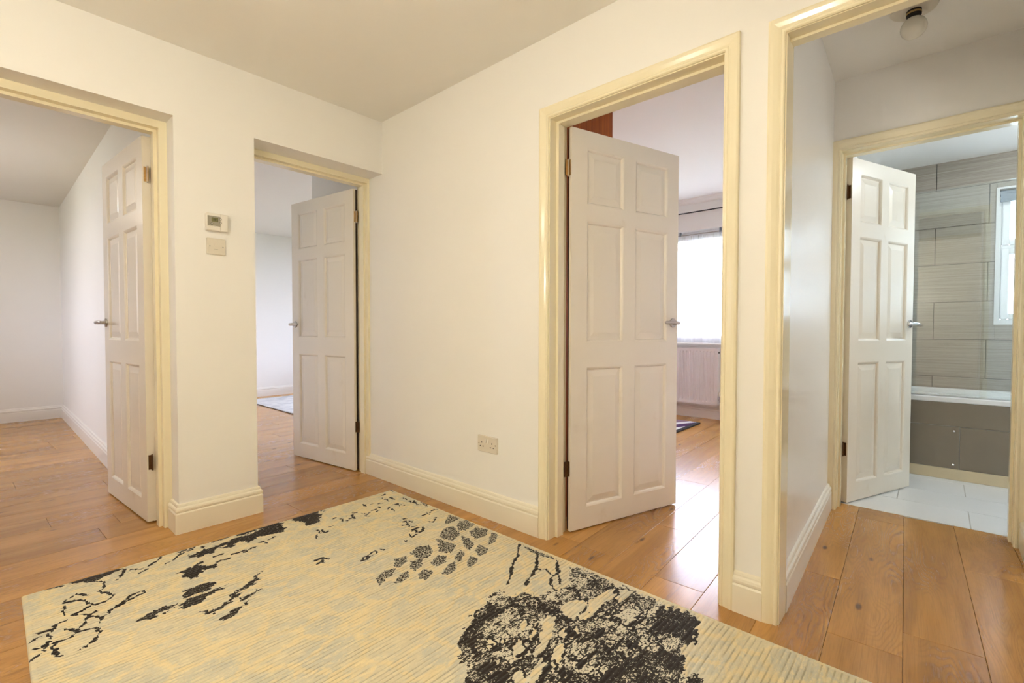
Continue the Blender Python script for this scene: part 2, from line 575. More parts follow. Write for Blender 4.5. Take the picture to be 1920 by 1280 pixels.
# bathroom
BX = 3.27
boxes('wall_bathroom_right', M_WALL, [(1.40, 3.4, -4.15, -4.03, -.05, TOP)], 'bathroom end wall, out of view', 'wall')
bwall = boxes('wall_bathroom_far', M_GROUT_D, [(BX, BX + .13, -3.115, -2.32, -.05, TOP), (BX, BX + .13, -4.15, -3.95, -.05, TOP),
                                               (BX, BX + .13, -3.95, -3.115, -.05, 1.066), (BX, BX + .13, -3.95, -3.115, 2.075, TOP)],
              'bathroom wall clad in long taupe tiles with fine horizontal lines', 'wall')
TT = .008
rows = [.36 + .2935 * i for i in range(8)]
for r, z0 in enumerate(rows[:-1]):
    z1 = min(z0 + .2935 - .0035, 2.335)
    shift = -2.775 if r % 2 == 0 else -3.075
    for k in range(-3, 5):
        y1 = shift + .6 * k
        y0 = y1 - .5965
        y0c, y1c = max(y0, -4.03), min(y1, -2.32)
        if y1c - y0c < .02: continue
        pieces = [(y0c, y1c, z0, z1)]
        if y0c < -3.115 and y1c > -3.95 and z1 > 1.066 and z0 < 2.075:      # around the window
            pieces = []
            if y1c > -3.115: pieces.append((-3.115, y1c, z0, z1))
            if y0c < -3.95: pieces.append((y0c, -3.95, z0, z1))
            a, b_ = max(y0c, -3.95), min(y1c, -3.115)
            if z0 < 1.066 - .01: pieces.append((a, b_, z0, 1.066))
            if z1 > 2.075 + .01: pieces.append((a, b_, 2.075, z1))
        for (a, b_, c0, c1) in pieces:
            if b_ - a > .01 and c1 - c0 > .01:
                t = MB().cbox(BX - TT, BX + .001, a, b_, c0, c1, .0012)
                o = t.build('tile', M_WTILE, bwall)
bfloor = boxes('floor_bathroom', M_GROUT_L, [(1.545, 3.3, -4.05, -2.32, -.10, -.001)], 'pale bathroom floor laid in oblong white tiles', 'floor')
bx0 = [1.542, 1.857, 2.169, 2.481, 2.60]
for r in range(4):
    base = -2.945 if r % 2 == 0 else -2.635
    for k in range(-2, 4):
        y1 = base + .62 * k
        y0c, y1c = max(y1 - .6165, -4.03), min(y1, -2.32)
        if y1c - y0c < .03: continue
        MB().cbox(bx0[r], bx0[r + 1] - .0035, y0c, y1c, -.011, .0016, .0008).build('tile', M_FTILE, bfloor)

# ---- ceilings and roof
boxes('ceiling', M_CEIL, [(-3.15, .06, -4.4, .1, 2.404, 2.46)], 'plain warm-lit hall ceiling', 'ceiling')
boxes('ceiling_lobby', M_CEIL, [(.06, 1.46, -4.4, -2.33, 2.404, 2.46)], 'shaded lobby ceiling carrying the globe lamp', 'ceiling')
boxes('ceiling_left_room', M_CEIL, [(-3.95, -1.15, .1, 4.76, 2.41, 2.47)], 'white ceiling of the leftmost room', 'ceiling')
boxes('ceiling_second_room', M_CEIL, [(-1.15, 3.45, .1, 4.9, 2.47, 2.53)], 'white ceiling beyond the second door', 'ceiling')
boxes('ceiling_bedroom', M_CEIL, [(.06, WX + .02, -2.28, .97, 2.545, 2.60)], 'bright white bedroom ceiling', 'ceiling')
boxes('ceiling_bathroom', M_CEIL, [(1.45, 3.3, -4.1, -2.3, 2.335, 2.39)], 'pale grey bathroom ceiling', 'ceiling')
boxes('roof', M_ROOF, [(-4.3, 4.2, -4.8, 5.2, TOP, TOP + .1)], 'flat roof over all the rooms', 'roof')

# ---- skirting boards
SK = [(0, 0), (.020, 0), (.020, .098), (.018, .102), (.0155, .1045), (.0185, .109), (.0195, .117), (.0175, .125), (.011, .131),
      (.0105, .136), (.008, .143), (0, .146)]


def sweep(path, prof, side=1):
    """mitred sweep of a (depth, height) profile along floor points; depth grows to the left (side=1) of the path"""
    P = [Vector((x, y)) for x, y in path]
    nrm = []
    for i in range(len(P) - 1):
        d = (P[i + 1] - P[i]).normalized()
        nrm.append(Vector((-d.y, d.x)) * side)
    loops = []
    for i, p in enumerate(P):
        if i == 0: n = nrm[0]
        elif i == len(P) - 1: n = nrm[-1]
        else:
            n = (nrm[i - 1] + nrm[i]).normalized()
            n = n / max(.2, n.dot(nrm[i]))
        loops.append([(p.x + n.x * d, p.y + n.y * d, z) for d, z in prof])
    return MB().loft(loops, cap=True)


def skirting(name, path, side, mat, label, zs=1.0):
    o = sweep(path, [(d, z * zs) for d, z in SK], side).build(name, mat, smooth=False)
    tag(o, label, 'skirting board', kind='structure')


skirting('baseboard_pier', [(-1.173, .122), (-1.173, 0), (-.804, 0), (-.804, .13)], -1, M_SKIRT, 'cream moulded skirting wrapped round the thermostat pier')
skirting('baseboard_right', [(0, .235), (0, -1.362)], -1, M_SKIRT, 'cream moulded skirting running below the double socket')
skirting('baseboard_strip', [(0, -2.262), (0, -2.358)], -1, M_SKIRT, 'short stub of cream skirting between the two doorframes')
skirting('baseboard_lobby', [(.096, -2.3918), (1.39, -2.3468)], -1, M_SKIRT_W, 'white skirting leading to the bathroom door')
skirting('baseboard_lobby_right', [(1.385, -3.117), (1.10, -3.117)], -1, M_SKIRT, 'cream skirting at the right edge of the photo')
skirting('baseboard_left_room', [(-1.2, .28), (-1.2, 4.71), (-3.8, 4.71)], 1, M_SKIRT_W, 'white skirting around the leftmost room')
skirting('baseboard_second_room', [(3.3, 4.85), (-1.0, 4.85)], 1, M_SKIRT_W, 'white skirting on the far wall beyond the second door', .95)
skirting('baseboard_second_room_near', [(0, .33), (0, 1.02), (3.3, 1.02)], 1, M_SKIRT_W, 'white skirting hidden behind the second door', .95)
skirting('baseboard_bedroom', [(WX, -2.2), (WX, .9)], 1, M_SKIRT_W, 'white skirting below the bedroom radiator', .9)
cv = sweep([(WX, -2.2), (WX, .9)], [(0, 2.49), (.006, 2.49), (.014, 2.505), (.03, 2.525), (.05, 2.538), (.055, 2.546), (0, 2.546)], 1)
tag(cv.build('trim_5', M_CEIL), 'narrow white coving over the bedroom window', 'coving', kind='structure')

# ---- door frames
ARCH = [(0, 0), (0, .009), (.004, .0125), (.010, .0125), (.013, .010), (.020, .0135), (.034, .018), (.044, .0195), (.050, .017), (.051, .012), (.051, 0)]


def architrave(u0, u1, zt, ax, nx, at, prof=ARCH, zb=0.0):
    """mitred moulding round an opening. ax: 'y' = wall runs along y. nx: sign of the normal. at: wall face coordinate"""
    m = MB()
    loops = []
    for st in range(4):
        l = []
        for o, d in prof:
            u = (u0 - o) if st < 2 else (u1 + o)
            z = zb if st in (0, 3) else zt + o
            l.append((at + nx * d, u, z) if ax == 'y' else (u, at + nx * d, z))
        loops.append(l)
    return m.loft(loops, cap=True)


# bedroom doorway
t3 = tag(empty('trim_3', (0, -1.81, 0)), 'glossy cream moulded doorframe of the bedroom', 'door frame', kind='structure')
def at_t(o, p):
    o.parent = p
    o.matrix_parent_inverse = Matrix.Translation(p.location).inverted()
    return o
at_t(architrave(-2.212, -1.412, 2.018, 'y', -1, 0).build('architrave', M_GLOSS), t3)
at_t(boxes('lining', M_GLOSS, [(-.002, .134, -1.416, -1.384, 0, 2.046), (-.002, .134, -2.237, -2.207, 0, 2.046), (-.002, .134, -2.207, -1.416, 2.014, 2.046)], parent=t3), t3)
at_t(boxes('stop', M_GLOSS, [(.048, .095, -1.431, -1.416, 0, 2.003), (.048, .095, -2.207, -2.196, 0, 2.003), (.048, .095, -2.207, -1.416, 2.003, 2.014)], parent=t3), t3)
# lobby doorway, no leaf
t4 = tag(empty('trim_4', (0, -2.8, 0)), 'glossy cream doorframe of the open lobby, cut by the right edge', 'door frame', kind='structure')
at_t(architrave(-3.21, -2.405, 2.008, 'y', -1, 0).build('architrave', M_GLOSS), t4)
at_t(boxes('lining', M_GLOSS, [(-.002, .094, -2.409, -2.383, 0, 2.03), (-.002, .097, -3.26, -3.206, 0, 2.03), (-.002, .097, -3.206, -2.409, 2.006, 2.03)], parent=t4), t4)
at_t(boxes('stop', M_GLOSS, [(.045, .085, -3.206, -2.409, 1.997, 2.006)], parent=t4), t4)
# bathroom doorway
t6 = tag(empty('trim_6', (1.4, -2.73, 0)), 'cream doorframe of the bathroom', 'door frame', kind='structure')
AR6 = [(o * 1.12, d) for o, d in ARCH]
at_t(architrave(-3.080, -2.384, 2.012, 'y', -1, 1.40, [(o * .62, d) for o, d in ARCH] if False else AR6).build('architrave', M_GLOSS), t6)
at_t(boxes('lining', M_GLOSS, [(1.398, 1.549, -2.386, -2.358, 0, 2.036), (1.398, 1.549, -3.107, -3.078, 0, 2.036), (1.398, 1.549, -3.078, -2.386, 2.010, 2.036)], parent=t6), t6)
at_t(boxes('stop', M_GLOSS, [(1.46, 1.512, -2.396, -2.386, 0, 2.0), (1.46, 1.512, -3.078, -3.068, 0, 2.0), (1.46, 1.512, -3.078, -2.386, 2.0, 2.010)], parent=t6), t6)
# recess of the leftmost door
t1 = tag(empty('trim_1', (-1.6, .13, 0)), 'glossy cream frame at the back of the leftmost recess', 'door frame', kind='structure')
at_t(boxes('lining', M_GLOSS, [(-1.207, -1.173, .125, .258, 0, 2.06), (-2.02, -1.986, .125, .258, 0, 2.06), (-1.986, -1.207, .125, .258, 2.024, 2.06)], parent=t1), t1)
at_t(boxes('stop', M_GLOSS, [(-1.222, -1.207, .165, .217, 0, 2.010), (-1.986, -1.971, .165, .217, 0, 2.010), (-1.986, -1.207, .165, .217, 2.010, 2.024)], parent=t1), t1)
# recess of the second door
t2 = tag(empty('trim_2', (-.4, .16, 0)), 'cream frame at the back of the corner recess', 'door frame', kind='structure')
at_t(boxes('lining', M_GLOSS, [(-.016, .03, .160, .288, 0, 2.06), (-.804, -.786, .16, .288, 0, 2.06), (-.804, -.016, .160, .288, 2.028, 2.06)], parent=t2), t2)
at_t(boxes('stop', M_GLOSS, [(-.028, -.016, .195, .245, 0, 2.016), (-.786, -.774, .195, .245, 0, 2.016), (-.786, -.016, .195, .245, 2.016, 2.028)], parent=t2), t2)


# ---- doors
def make_door(name, pivot, deg, side, w, hall_deg, label, pull=M_STEEL, top_hinge=M_BRASS, notched=True):
    """origin at the hinge pin; leaf runs along local +x; hall face at local y = side*T"""
    T, z0, z1 = .038, .008, 2.010
    e = empty(name, (pivot[0], pivot[1], 0), math.radians(deg))
    tag(e, label, 'door', kind='structure')
    s = w / .762
    us = [(.100 * s, .345 * s), (.430 * s, .675 * s)]
    zs = [(.115, .825), (.953, 1.563), (1.646, 1.924)]
    x0 = .002
    m = MB()
    yy = (0, side * T)
    m.box(x0, us[0][0], side * .020, side * T, z0, z1)
    m.box(x0 + (.010 if notched else 0), us[0][0], 0, side * .020, z0, z1)
    m.box(us[1][1], w, *yy, z0, z1)
    m.box(us[0][1], us[1][0], *yy, z0, z1)
    for a, b_ in us:
        m.box(a, b_, *yy, z0, zs[0][0])
        m.box(a, b_, *yy, zs[0][1], zs[1][0])
        m.box(a, b_, *yy, zs[1][1], zs[2][0])
        m.box(a, b_, *yy, zs[2][1], z1)
    m.build('leaf', M_DOOR, e)
    if notched: MB().box(x0 + .008, x0 + .010, 0, side * .0199, z0, z1).build('dark_edge_strip', M_EDGE_DARK, e)  # dark brown strip in the recessed half of the hinge edge
    for a, b_ in us:
        for c0, c1 in zs:
            p = MB()
            steps = [(0, 0), (.003, .0015), (.007, .0035), (.011, .0085), (.0125, .012), (.017, .012), (.046, .0065), (.048, .0060)]
            for face in (0, 1):
                loops = []
                for ins, dep in steps:
                    y = (dep if face == 0 else T - dep) * side
                    loops.append([(a + ins, y, c0 + ins), (b_ - ins, y, c0 + ins), (b_ - ins, y, c1 - ins), (a + ins, y, c1 - ins)])
                p.loft(loops)
                p.add(loops[-1], [(0, 1, 2, 3)])
            p.build('panel', M_DOOR, e)
    # lever handles on both faces
    hx, hz = w - .040, 1.056
    for face in (0, 1):
        f = -side if face == 0 else side
        yb = 0 if face == 0 else side * T
        rose = MB().lathe([(.0, 0), (.026, 0), (.026, f * .006), (.0245, f * .008), (.0, f * .008)], 28, (hx, yb, hz), 'y').build('handle_rose', pull, e, smooth=True)
        lv = MB()
        lv.tube([(hx, yb + f * .006, hz), (hx, yb + f * .036, hz), (hx - .002, yb + f * .046, hz), (hx - .010, yb + f * .052, hz),
                 (hx - .03, yb + f * .053, hz + .001), (hx - .07, yb + f * .052, hz + .003), (hx - .108, yb + f * .050, hz + .001), (hx - .114, yb + f * .049, hz)],
                [.0105, .0105, .0108, .0105, .0095, .0090, .0085, .0055], 14)
        lv.build('lever', pull, rose, smooth=True)
    # butt hinges
    ang = math.radians(hall_deg - deg)
    h = Vector((math.cos(ang), math.sin(ang)))          # from the pin towards the hall, along the jamb
    an = math.radians((270 if hall_deg == 180 else 180) - deg)
    n = Vector((math.cos(an), math.sin(an)))            # from the jamb into the opening
    K = Vector((-.003, side * .0165))
    for zc, mt in ((1.815, top_hinge), (.320, M_BRONZE)):
        hg = MB()
        hg.box(.0006, .0026, side * .0185, side * .0310, zc - .038, zc + .038)
        a0 = K + h * .003 - n * .0010
        q = [a0, a0 + h * .020, a0 + h * .020 + n * .0018, a0 + n * .0018]
        hg.prism([(v.x, v.y) for v in q], zc - .038, zc + .038)
        ho = hg.build('hinge', mt, e)
        kn = MB()
        for i in range(5):
            kn.tube([(K.x, K.y, zc - .040 + i * .016), (K.x, K.y, zc - .040 + i * .016 + .0146)], .0042, 12)
        kn.tube([(K.x, K.y, zc - .043), (K.x, K.y, zc + .043)], .0030, 10)
        kn.build('hinge_knuckle', M_STEEL if mt is M_BRASS else mt, ho, smooth=True)
    return e


make_door('door_1', (-1.2135, .2585), 94.2, 1, .768, 270, 'white six-panel door opened into the leftmost room', notched=False)
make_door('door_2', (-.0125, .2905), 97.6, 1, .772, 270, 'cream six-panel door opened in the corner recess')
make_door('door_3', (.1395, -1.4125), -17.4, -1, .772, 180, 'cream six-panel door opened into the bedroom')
make_door('door_4', (1.5555, -2.3835), -22.1, -1, .690, 180, 'glossy white six-panel door opened into the bathroom', M_CHROME, M_BRONZE, notched=False)


# ---- windows: local x = width, y = outward, z = height
def make_window(name, loc, rz, w, h, muls, trans, glass, label, depth=.06, fr=.05, sash=None):
    e = tag(empty(name, loc, rz), label, 'window', kind='structure')
    f = MB()
    for x0, x1, z0, z1 in ((0, fr, 0, h), (w - fr, w, 0, h), (fr, w - fr, 0, fr), (fr, w - fr, h - fr, h)):
        f.cbox(x0, x1, 0, depth, z0, z1, .004)
    f.build('frame', M_UPVC, e)
    xs = [fr] + [x for m_ in muls for x in (m_ - fr / 2, m_ + fr / 2)] + [w - fr]
    for m_ in muls:
        MB().cbox(m_ - fr / 2, m_ + fr / 2, 0, depth, fr, h - fr, .004).build('mullion', M_UPVC, e)
    zs = [fr] + [x for t_ in trans for x in (t_ - fr * .4, t_ + fr * .4)] + [h - fr]
    for i in range(0, len(xs), 2):
        for t_ in trans:
            MB().cbox(xs[i], xs[i + 1], .0, depth, t_ - fr * .4, t_ + fr * .4, .004).build('transom', M_UPVC, e)
        for j in range(0, len(zs), 2):
            a, b_, c0, c1 = xs[i], xs[i + 1], zs[j], zs[j + 1]
            s_ = .042
            sh = MB()
            for q in ((a, a + s_, c0, c1), (b_ - s_, b_, c0, c1), (a + s_, b_ - s_, c0, c0 + s_), (a + s_, b_ - s_, c1 - s_, c1)):
                sh.cbox(q[0], q[1], -.014, .03, q[2], q[3], .005)
            so = sh.build('sash', M_UPVC, e)
            MB().box(a + s_ - .004, b_ - s_ + .004, .008, .012, c0 + s_ - .004, c1 - s_ + .004).build('pane', glass, so)
    return e


make_window('window_1', (WX + .085, .85, .865), -R90, 2.95, 1.315, [1.02, 2.02], [], M_GLASS, 'white framed bedroom window behind the net curtain')
make_window('window_2', (BX + .07, -3.118, 1.07), -R90, .83, 1.0, [], [.575], M_FROST, 'white bathroom window with two frosted panes', fr=.03)
make_window('added_window_3', (-3.93, 2.2, .9), R90, 1.0, 1.2, [.5], [], M_GLASS, 'window added out of view to light the leftmost room')  # added unseen to let daylight into the leftmost room
make_window('added_window_4', (3.43, 4.0, .45), -R90, 2.0, 1.9, [1.0], [], M_GLASS, 'window added out of view to light the second room')  # unseen daylight opening, added to brighten the second room
# white reveal trim and sill of the bathroom window, sill of the bedroom window
rv = MB()
for y0, y1, z0, z1 in ((-3.128, -3.110, 1.060, 2.080), (-3.955, -3.937, 1.060, 2.080), (-3.937, -3.128, 1.060, 1.078), (-3.937, -3.128, 2.066, 2.080)):
    rv.box(BX - .013, BX + .10, y0, y1, z0, z1)
tag(rv.build('trim_7', M_UPVC), 'white reveal lining round the bathroom window', 'window lining', kind='structure')
tag(MB().cbox(WX - .035, WX + .09, -2.13, .88, .845, .868, .006).build('trim_8', M_SKIRT_W), 'white sill under the bedroom window', 'window sill', kind='structure')

# ================================================================== THINGS
def rbox_loops(w, h, r, n=5):
    """rounded rectangle outline (x, z) centred at 0"""
    out = []
    for cx, cz, a0 in ((w / 2 - r, h / 2 - r, 0), (-w / 2 + r, h / 2 - r, 90), (-w / 2 + r, -h / 2 + r, 180), (w / 2 - r, -h / 2 + r, 270)):
        for k in range(n + 1):
            a = math.radians(a0 + 90 * k / n)
            out.append((cx + r * math.cos(a), cz + r * math.sin(a)))
    return out


def plate(m, cx, cz, w, h, r, y0, y1, bev=.0015):
    """rounded plate standing in the local x/z plane, front towards -y"""
    o = rbox_loops(w, h, r)
    i = rbox_loops(w - 2 * bev, h - 2 * bev, max(r - bev, .0005))
    m.loft([[(cx + x, y0, cz + z) for x, z in o], [(cx + x, y1 + bev, cz + z) for x, z in o], [(cx + x, y1, cz + z) for x, z in i]], cap=True)


# ---- thermostat on the pier (front faces -y)
th = tag(empty('thermostat', (-.9935, 0, 1.5665)), 'white room thermostat with a small grey display on the pier', 'thermostat')
m = MB(); plate(m, 0, 0, .100, .088, .004, 0, -.027, .003); m.build('case', M_PLASTIC, th, smooth=False)
m = MB(); plate(m, -.0165, .004, .058, .050, .002, -.0262, -.0278, .0005); fa = m.build('fascia', M_GREYPL, th)
m = MB(); plate(m, -.0125, .011, .030, .021, .001, -.0275, -.0285, .0003); lcd = m.build('display', M_LCD, th)
sg = MB()
SEG = {'1': 'bc', '9': 'abcdfg', '5': 'acdfg'}
for ch, ox in (('1', -.0235), ('9', -.0165), ('5', -.0055)):
    w_, h_, t_ = .0048, .0115, .0012
    zc, xc = .011, ox + .001
    for s_ in SEG[ch]:
        r_ = {'a': (0, w_, h_ - t_, h_), 'g': (0, w_, h_ / 2 - t_ / 2, h_ / 2 + t_ / 2), 'd': (0, w_, 0, t_), 'f': (0, t_, h_ / 2, h_), 'b': (w_ - t_, w_, h_ / 2, h_),
              'c': (w_ - t_, w_, 0, h_ / 2), 'e': (0, t_, 0, h_ / 2)}[s_]
        sg.box(xc + r_[0], xc + r_[1], -.0287, -.0284, zc - h_ / 2 + r_[2], zc - h_ / 2 + r_[3])
sg.box(-.0085, -.0075, -.0287, -.0284, .0055, .0067)
sg.build('digits', M_BLACK, lcd)
for bxx, bz in ((.0135, .017), (.0135, -.002), (-.0265, -.011)):
    b_ = MB().lathe([(0, -.0270), (.0052, -.0270), (.0052, -.0288), (.0045, -.0288)], 18, (bxx, 0, bz), 'y').build('button_ring', M_BLACK, th)
    MB().lathe([(0, -.0286), (.0036, -.0286), (.0034, -.0302), (.0022, -.0310), (0, -.0312)], 18, (bxx, 0, bz), 'y').build('button', M_PLASTIC, b_, smooth=True)
MB().box(.0128, .0134, -.0274, -.0268, -.042, .042).build('seam', M_GREYPL, th)
MB().box(-.048, .0128, -.0274, -.0268, -.0235, -.0229).build('seam', M_GREYPL, th)

# ---- switch plate below it
sw = tag(empty('light_switch', (-.995, 0, 1.444)), 'ivory single switch plate below the thermostat', 'switch')
m = MB(); plate(m, 0, 0, .086, .084, .004, 0, -.009, .0025); m.build('faceplate', M_PLASTIC2, sw)
m = MB(); plate(m, -.001, .004, .022, .022, .0008, -.0086, -.0094, .0003); rk = m.build('rocker_surround', M_PLASTIC2, sw)
m = MB()
m.add([(-.008, -.0092, -.005), (.006, -.0092, -.005), (.006, -.0092, .013), (-.008, -.0092, .013), (-.008, -.0128, -.005), (.006, -.0128, -.005), (.006, -.0100, .013), (-.008, -.0100, .013)],
      [(0, 1, 2, 3), (4, 5, 6, 7), (0, 1, 5, 4), (1, 2, 6, 5), (2, 3, 7, 6), (3, 0, 4, 7)])
m.build('rocker', M_PLASTIC2, rk)
MB().box(-.010, .008, -.0096, -.0088, -.0155, -.0142).build('indicator_line', M_GREYPL, sw)
for x in (-.030, .030):
    sc_ = MB().lathe([(0, -.0088), (.0032, -.0088), (.0028, -.0098), (0, -.0100)], 14, (x, 0, 0), 'y').build('screw', M_STEEL, sw, smooth=True)
    MB().box(x - .0026, x + .0026, -.0104, -.0099, -.0004, .0004).build('screw_slot', M_BLACK, sc_)

# ---- double socket on the right wall (front faces -x): local frame turned by -90 degrees
so = tag(empty('wall_socket', (0, -1.0035, .3985), -R90), 'ivory double power socket low on the right wall', 'socket')
m = MB(); plate(m, 0, 0, .147, .087, .005, 0, -.0105, .003); m.build('faceplate', M_PLASTIC2, so)
for s_, ox in ((-1, -.040), (1, .037)):
    pins = MB().box(ox - .0022, ox + .0022, -.0113, -.0100, .004, .0125)
    ph = pins.build('earth_slot', M_BLACK, so)
    for dx in (-.011, .011):
        MB().box(ox + dx - .0032, ox + dx + .0032, -.0113, -.0100, -.0155, -.0110).build('pin_slot', M_BLACK, so)
for x in (-.0145, .0035):
    m = MB()
    x0, x1, z0, z1 = x, x + .0105, .008, .028
    m.add([(x0, -.0100, z0), (x1, -.0100, z0), (x1, -.0100, z1), (x0, -.0100, z1), (x0, -.0155, z0), (x1, -.0155, z0), (x1, -.0112, z1), (x0, -.0112, z1)],
          [(0, 1, 2, 3), (4, 5, 6, 7), (0, 1, 5, 4), (1, 2, 6, 5), (2, 3, 7, 6), (3, 0, 4, 7)])
    m.build('rocker', M_PLASTIC, so)
for x in (-.0615, .0615):
    sc_ = MB().lathe([(0, -.0100), (.0032, -.0100), (.0028, -.0112), (0, -.0114)], 14, (x, 0, .002), 'y').build('screw', M_BRONZE, so, smooth=True)


# ---- lamps
def globe_lamp(name, loc, mat, label, r=.046):
    e = tag(empty(name, loc), label, 'lamp')
    MB().lathe([(0, 0), (.082, 0), (.082, -.010), (.078, -.016), (.030, -.018), (0, -.018)], 40).build('ceiling_plate', M_PLASTIC2, e, smooth=True)
    MB().lathe([(0, -.017), (.026, -.017), (.026, -.040), (.024, -.040), (.024, -.046), (.022, -.050), (0, -.050)], 28).build('lamp_holder', M_BLACK, e, smooth=True)
    MB().lathe([(.0265, -.026), (.0272, -.030), (.0265, -.034)], 28).build('holder_ring', M_BRASS, e, smooth=True)
    pr = [(0.018, -.046)] + [(r * math.sin(t), -.046 - r * .86 - r * math.cos(t) * 1.0) for t in [math.pi * k / 16 for k in range(3, 16)]] + [(0.0005, -.046 - r * .86 - r * -1.0 - 2 * r)]
    pts = []
    c0 = -.048 - r * .92
    for k in range(2, 17):
        t = math.pi * k / 16
        pts.append((max(.0006, r * math.sin(t)), c0 + r * math.cos(t)))
    MB().lathe(pts, 32).build('glass_globe', mat, e, smooth=True)
    return e


globe_lamp('globe_lamp', (.88, -2.700, 2.404), M_OPAL_OFF, 'unlit opal globe lamp on the lobby ceiling')


def added_dome_lamp(name, loc, mat, label, r=.15, d=.09):
    e = tag(empty(name, loc), label, 'lamp')
    MB().lathe([(0, 0), (r * 1.03, 0), (r * 1.03, -.012), (r * .98, -.018), (0, -.018)], 40).build('lamp_base', M_PLASTIC, e, smooth=True)
    pr = [(r * .96, -.016)] + [(r * math.cos(t), -.02 - d * math.sin(t)) for t in [math.pi / 2 * k / 10 for k in range(10)]] + [(.0008, -.02 - d)]
    MB().lathe(pr, 40).build('opal_shade', mat, e, smooth=True)
    return e


def pendant_lamp(name, loc, z, mat, label, r=.10):
    e = tag(empty(name, loc), label, 'lamp')
    MB().lathe([(0, 0), (.045, 0), (.045, -.006), (.030, -.022), (.008, -.030), (0, -.030)], 32).build('ceiling_rose', M_PLASTIC, e, smooth=True)
    d = z - loc[2]
    MB().tube([(0, 0, -.02), (0, 0, d + r)], .004, 10).build('cord', M_PLASTIC, e, smooth=True)
    MB().lathe([(0, d + r + .05), (.018, d + r + .05), (.026, d + r + .02), (.026, d + r - .008), (0, d + r - .008)], 24).build('lamp_holder', M_PLASTIC, e, smooth=True)
    MB().lathe([(max(.0006, r * math.sin(math.pi * k / 20)), d + r * math.cos(math.pi * k / 20)) for k in range(1, 21)], 36).build('opal_globe', mat, e, smooth=True)
    return e


for hx, hy, hz, w_ in ((-2.00, -1.40, 1.95, 'added opal pendant globe, unseen, evening the hall light nearest the thermostat'), (-1.50, -2.25, 1.87, 'lit opal pendant globe in the hall nearest the lobby')):  # pendant near the thermostat is added to even the hall light
    pendant_lamp('pendant_lamp', (hx, hy, 2.404), hz, M_OPAL_WARM, w_)
fl = tag(empty('added_floor_lamp', (-2.62, -2.12, 0)), 'added floor lamp with an opal globe, unseen, lighting hall and lobby', 'lamp')  # unseen lamp added to throw light up into the lobby
MB().lathe([(0, .0005), (.14, .0005), (.14, .012), (.12, .022), (.02, .030), (0, .030)], 36).build('base', M_STEEL, fl, smooth=True)
MB().tube([(0, 0, .02), (0, 0, 1.36)], .010, 14).build('pole', M_STEEL, fl, smooth=True)
MB().lathe([(0, 1.35), (.03, 1.35), (.035, 1.38), (.03, 1.405), (0, 1.405)], 24).build('lamp_holder', M_STEEL, fl, smooth=True)
MB().lathe([(max(.0006, .125 * math.sin(math.pi * k / 20)), 1.515 - .125 * math.cos(math.pi * k / 20)) for k in range(1, 21)], 36).build('opal_globe', M_OPAL_WARM, fl, smooth=True)
pendant_lamp('pendant_lamp', (.42, -3.88, 2.404), 1.50, M_ADDED_SIDE, 'added pendant globe in an added side room off the lobby, out of view')  # lamp and its side room are added to brighten the lobby
pendant_lamp('pendant_lamp', (-2.6, 2.6, 2.41), 2.12, M_OPAL_ROOM, 'lit opal pendant globe in the leftmost room, out of view')
added_dome_lamp('added_dome_lamp', (2.45, -3.80, 2.335), M_ADDED_BATH, 'added opal dome lamp brightening the bathroom, out of view')  # added for more light in the bathroom, kept out of sight

# ---- radiator under the bedroom window (front faces -x): local x runs to world -y
RW, RH = 1.20, .640
ra = tag(empty('radiator', (WX - .10, .226, .170), -R90), 'white ribbed panel radiator under the bedroom window', 'radiator')
m = MB()
n_ch, pit = 30, .0389
xs0 = (RW - n_ch * pit) / 2
# front sheet with sunk upright channels
def col(x, d, zs): return [(x, d, z) for z in zs]
loops = [[(0, 0, 0), (0, 0, .030), (0, 0, .046), (0, 0, RH - .046), (0, 0, RH - .030), (0, 0, RH)]]
for k in range(n_ch):
    c0 = xs0 + k * pit
    for dx, d in ((.010, 0), (.0145, .0075), (.0245, .0075), (.029, 0)):
        loops.append([(c0 + dx, 0, 0), (c0 + dx, 0, .030), (c0 + dx, d, .046), (c0 + dx, d, RH - .046), (c0 + dx, 0, RH - .030), (c0 + dx, 0, RH)])
loops.append([(RW, 0, 0), (RW, 0, .030), (RW, 0, .046), (RW, 0, RH - .046), (RW, 0, RH - .030), (RW, 0, RH)])
m.loft(loops, closed=False)
m.build('front_panel', M_RAD, ra)
MB().box(0, RW, .0085, .022, .002, RH - .004).build('inner_panel', M_RAD, ra)
for x in (-.002, RW):
    MB().cbox(x, x + .004, 0, .085, 0, RH, .0008).build('side_panel', M_RAD, ra)
m = MB()
m.box(0, RW, .004, .008, RH - .004, RH); m.box(0, RW, .078, .084, RH - .004, RH)
for k in range(60): m.box(.02 * k + .004, .02 * k + .009, .008, .078, RH - .003, RH)
m.build('top_grille', M_RAD, ra)
MB().box(0, RW, .068, .080, .01, RH - .01).build('rear_panel', M_RAD, ra)
vl = MB().tube([(RW + .02, .045, .03), (RW + .02, .045, .10)], .011, 14).tube([(RW - .01, .045, .06), (RW + .02, .045, .06)], .009, 12)
vo = vl.build('valve', M_CHROME, ra, smooth=True)
MB().tube([(RW + .02, .045, -.165), (RW + .02, .045, .03)], .0075, 10).build('pipe', M_SKIRT_W, vo, smooth=True)
MB().lathe([(0, .10), (.017, .10), (.018, .13), (.015, .15), (0, .152)], 20, (RW + .02, .045, 0)).build('valve_cap', M_PLASTIC, vo, smooth=True)
MB().box(RW - .001, RW + .012, .02, .034, RH - .055, RH - .035).build('bleed_plug', M_BLACK, ra)
for x in (.2, RW - .2): MB().box(x, x + .03, .080, .100, .05, RH - .05).build('wall_bracket', M_RAD, ra)

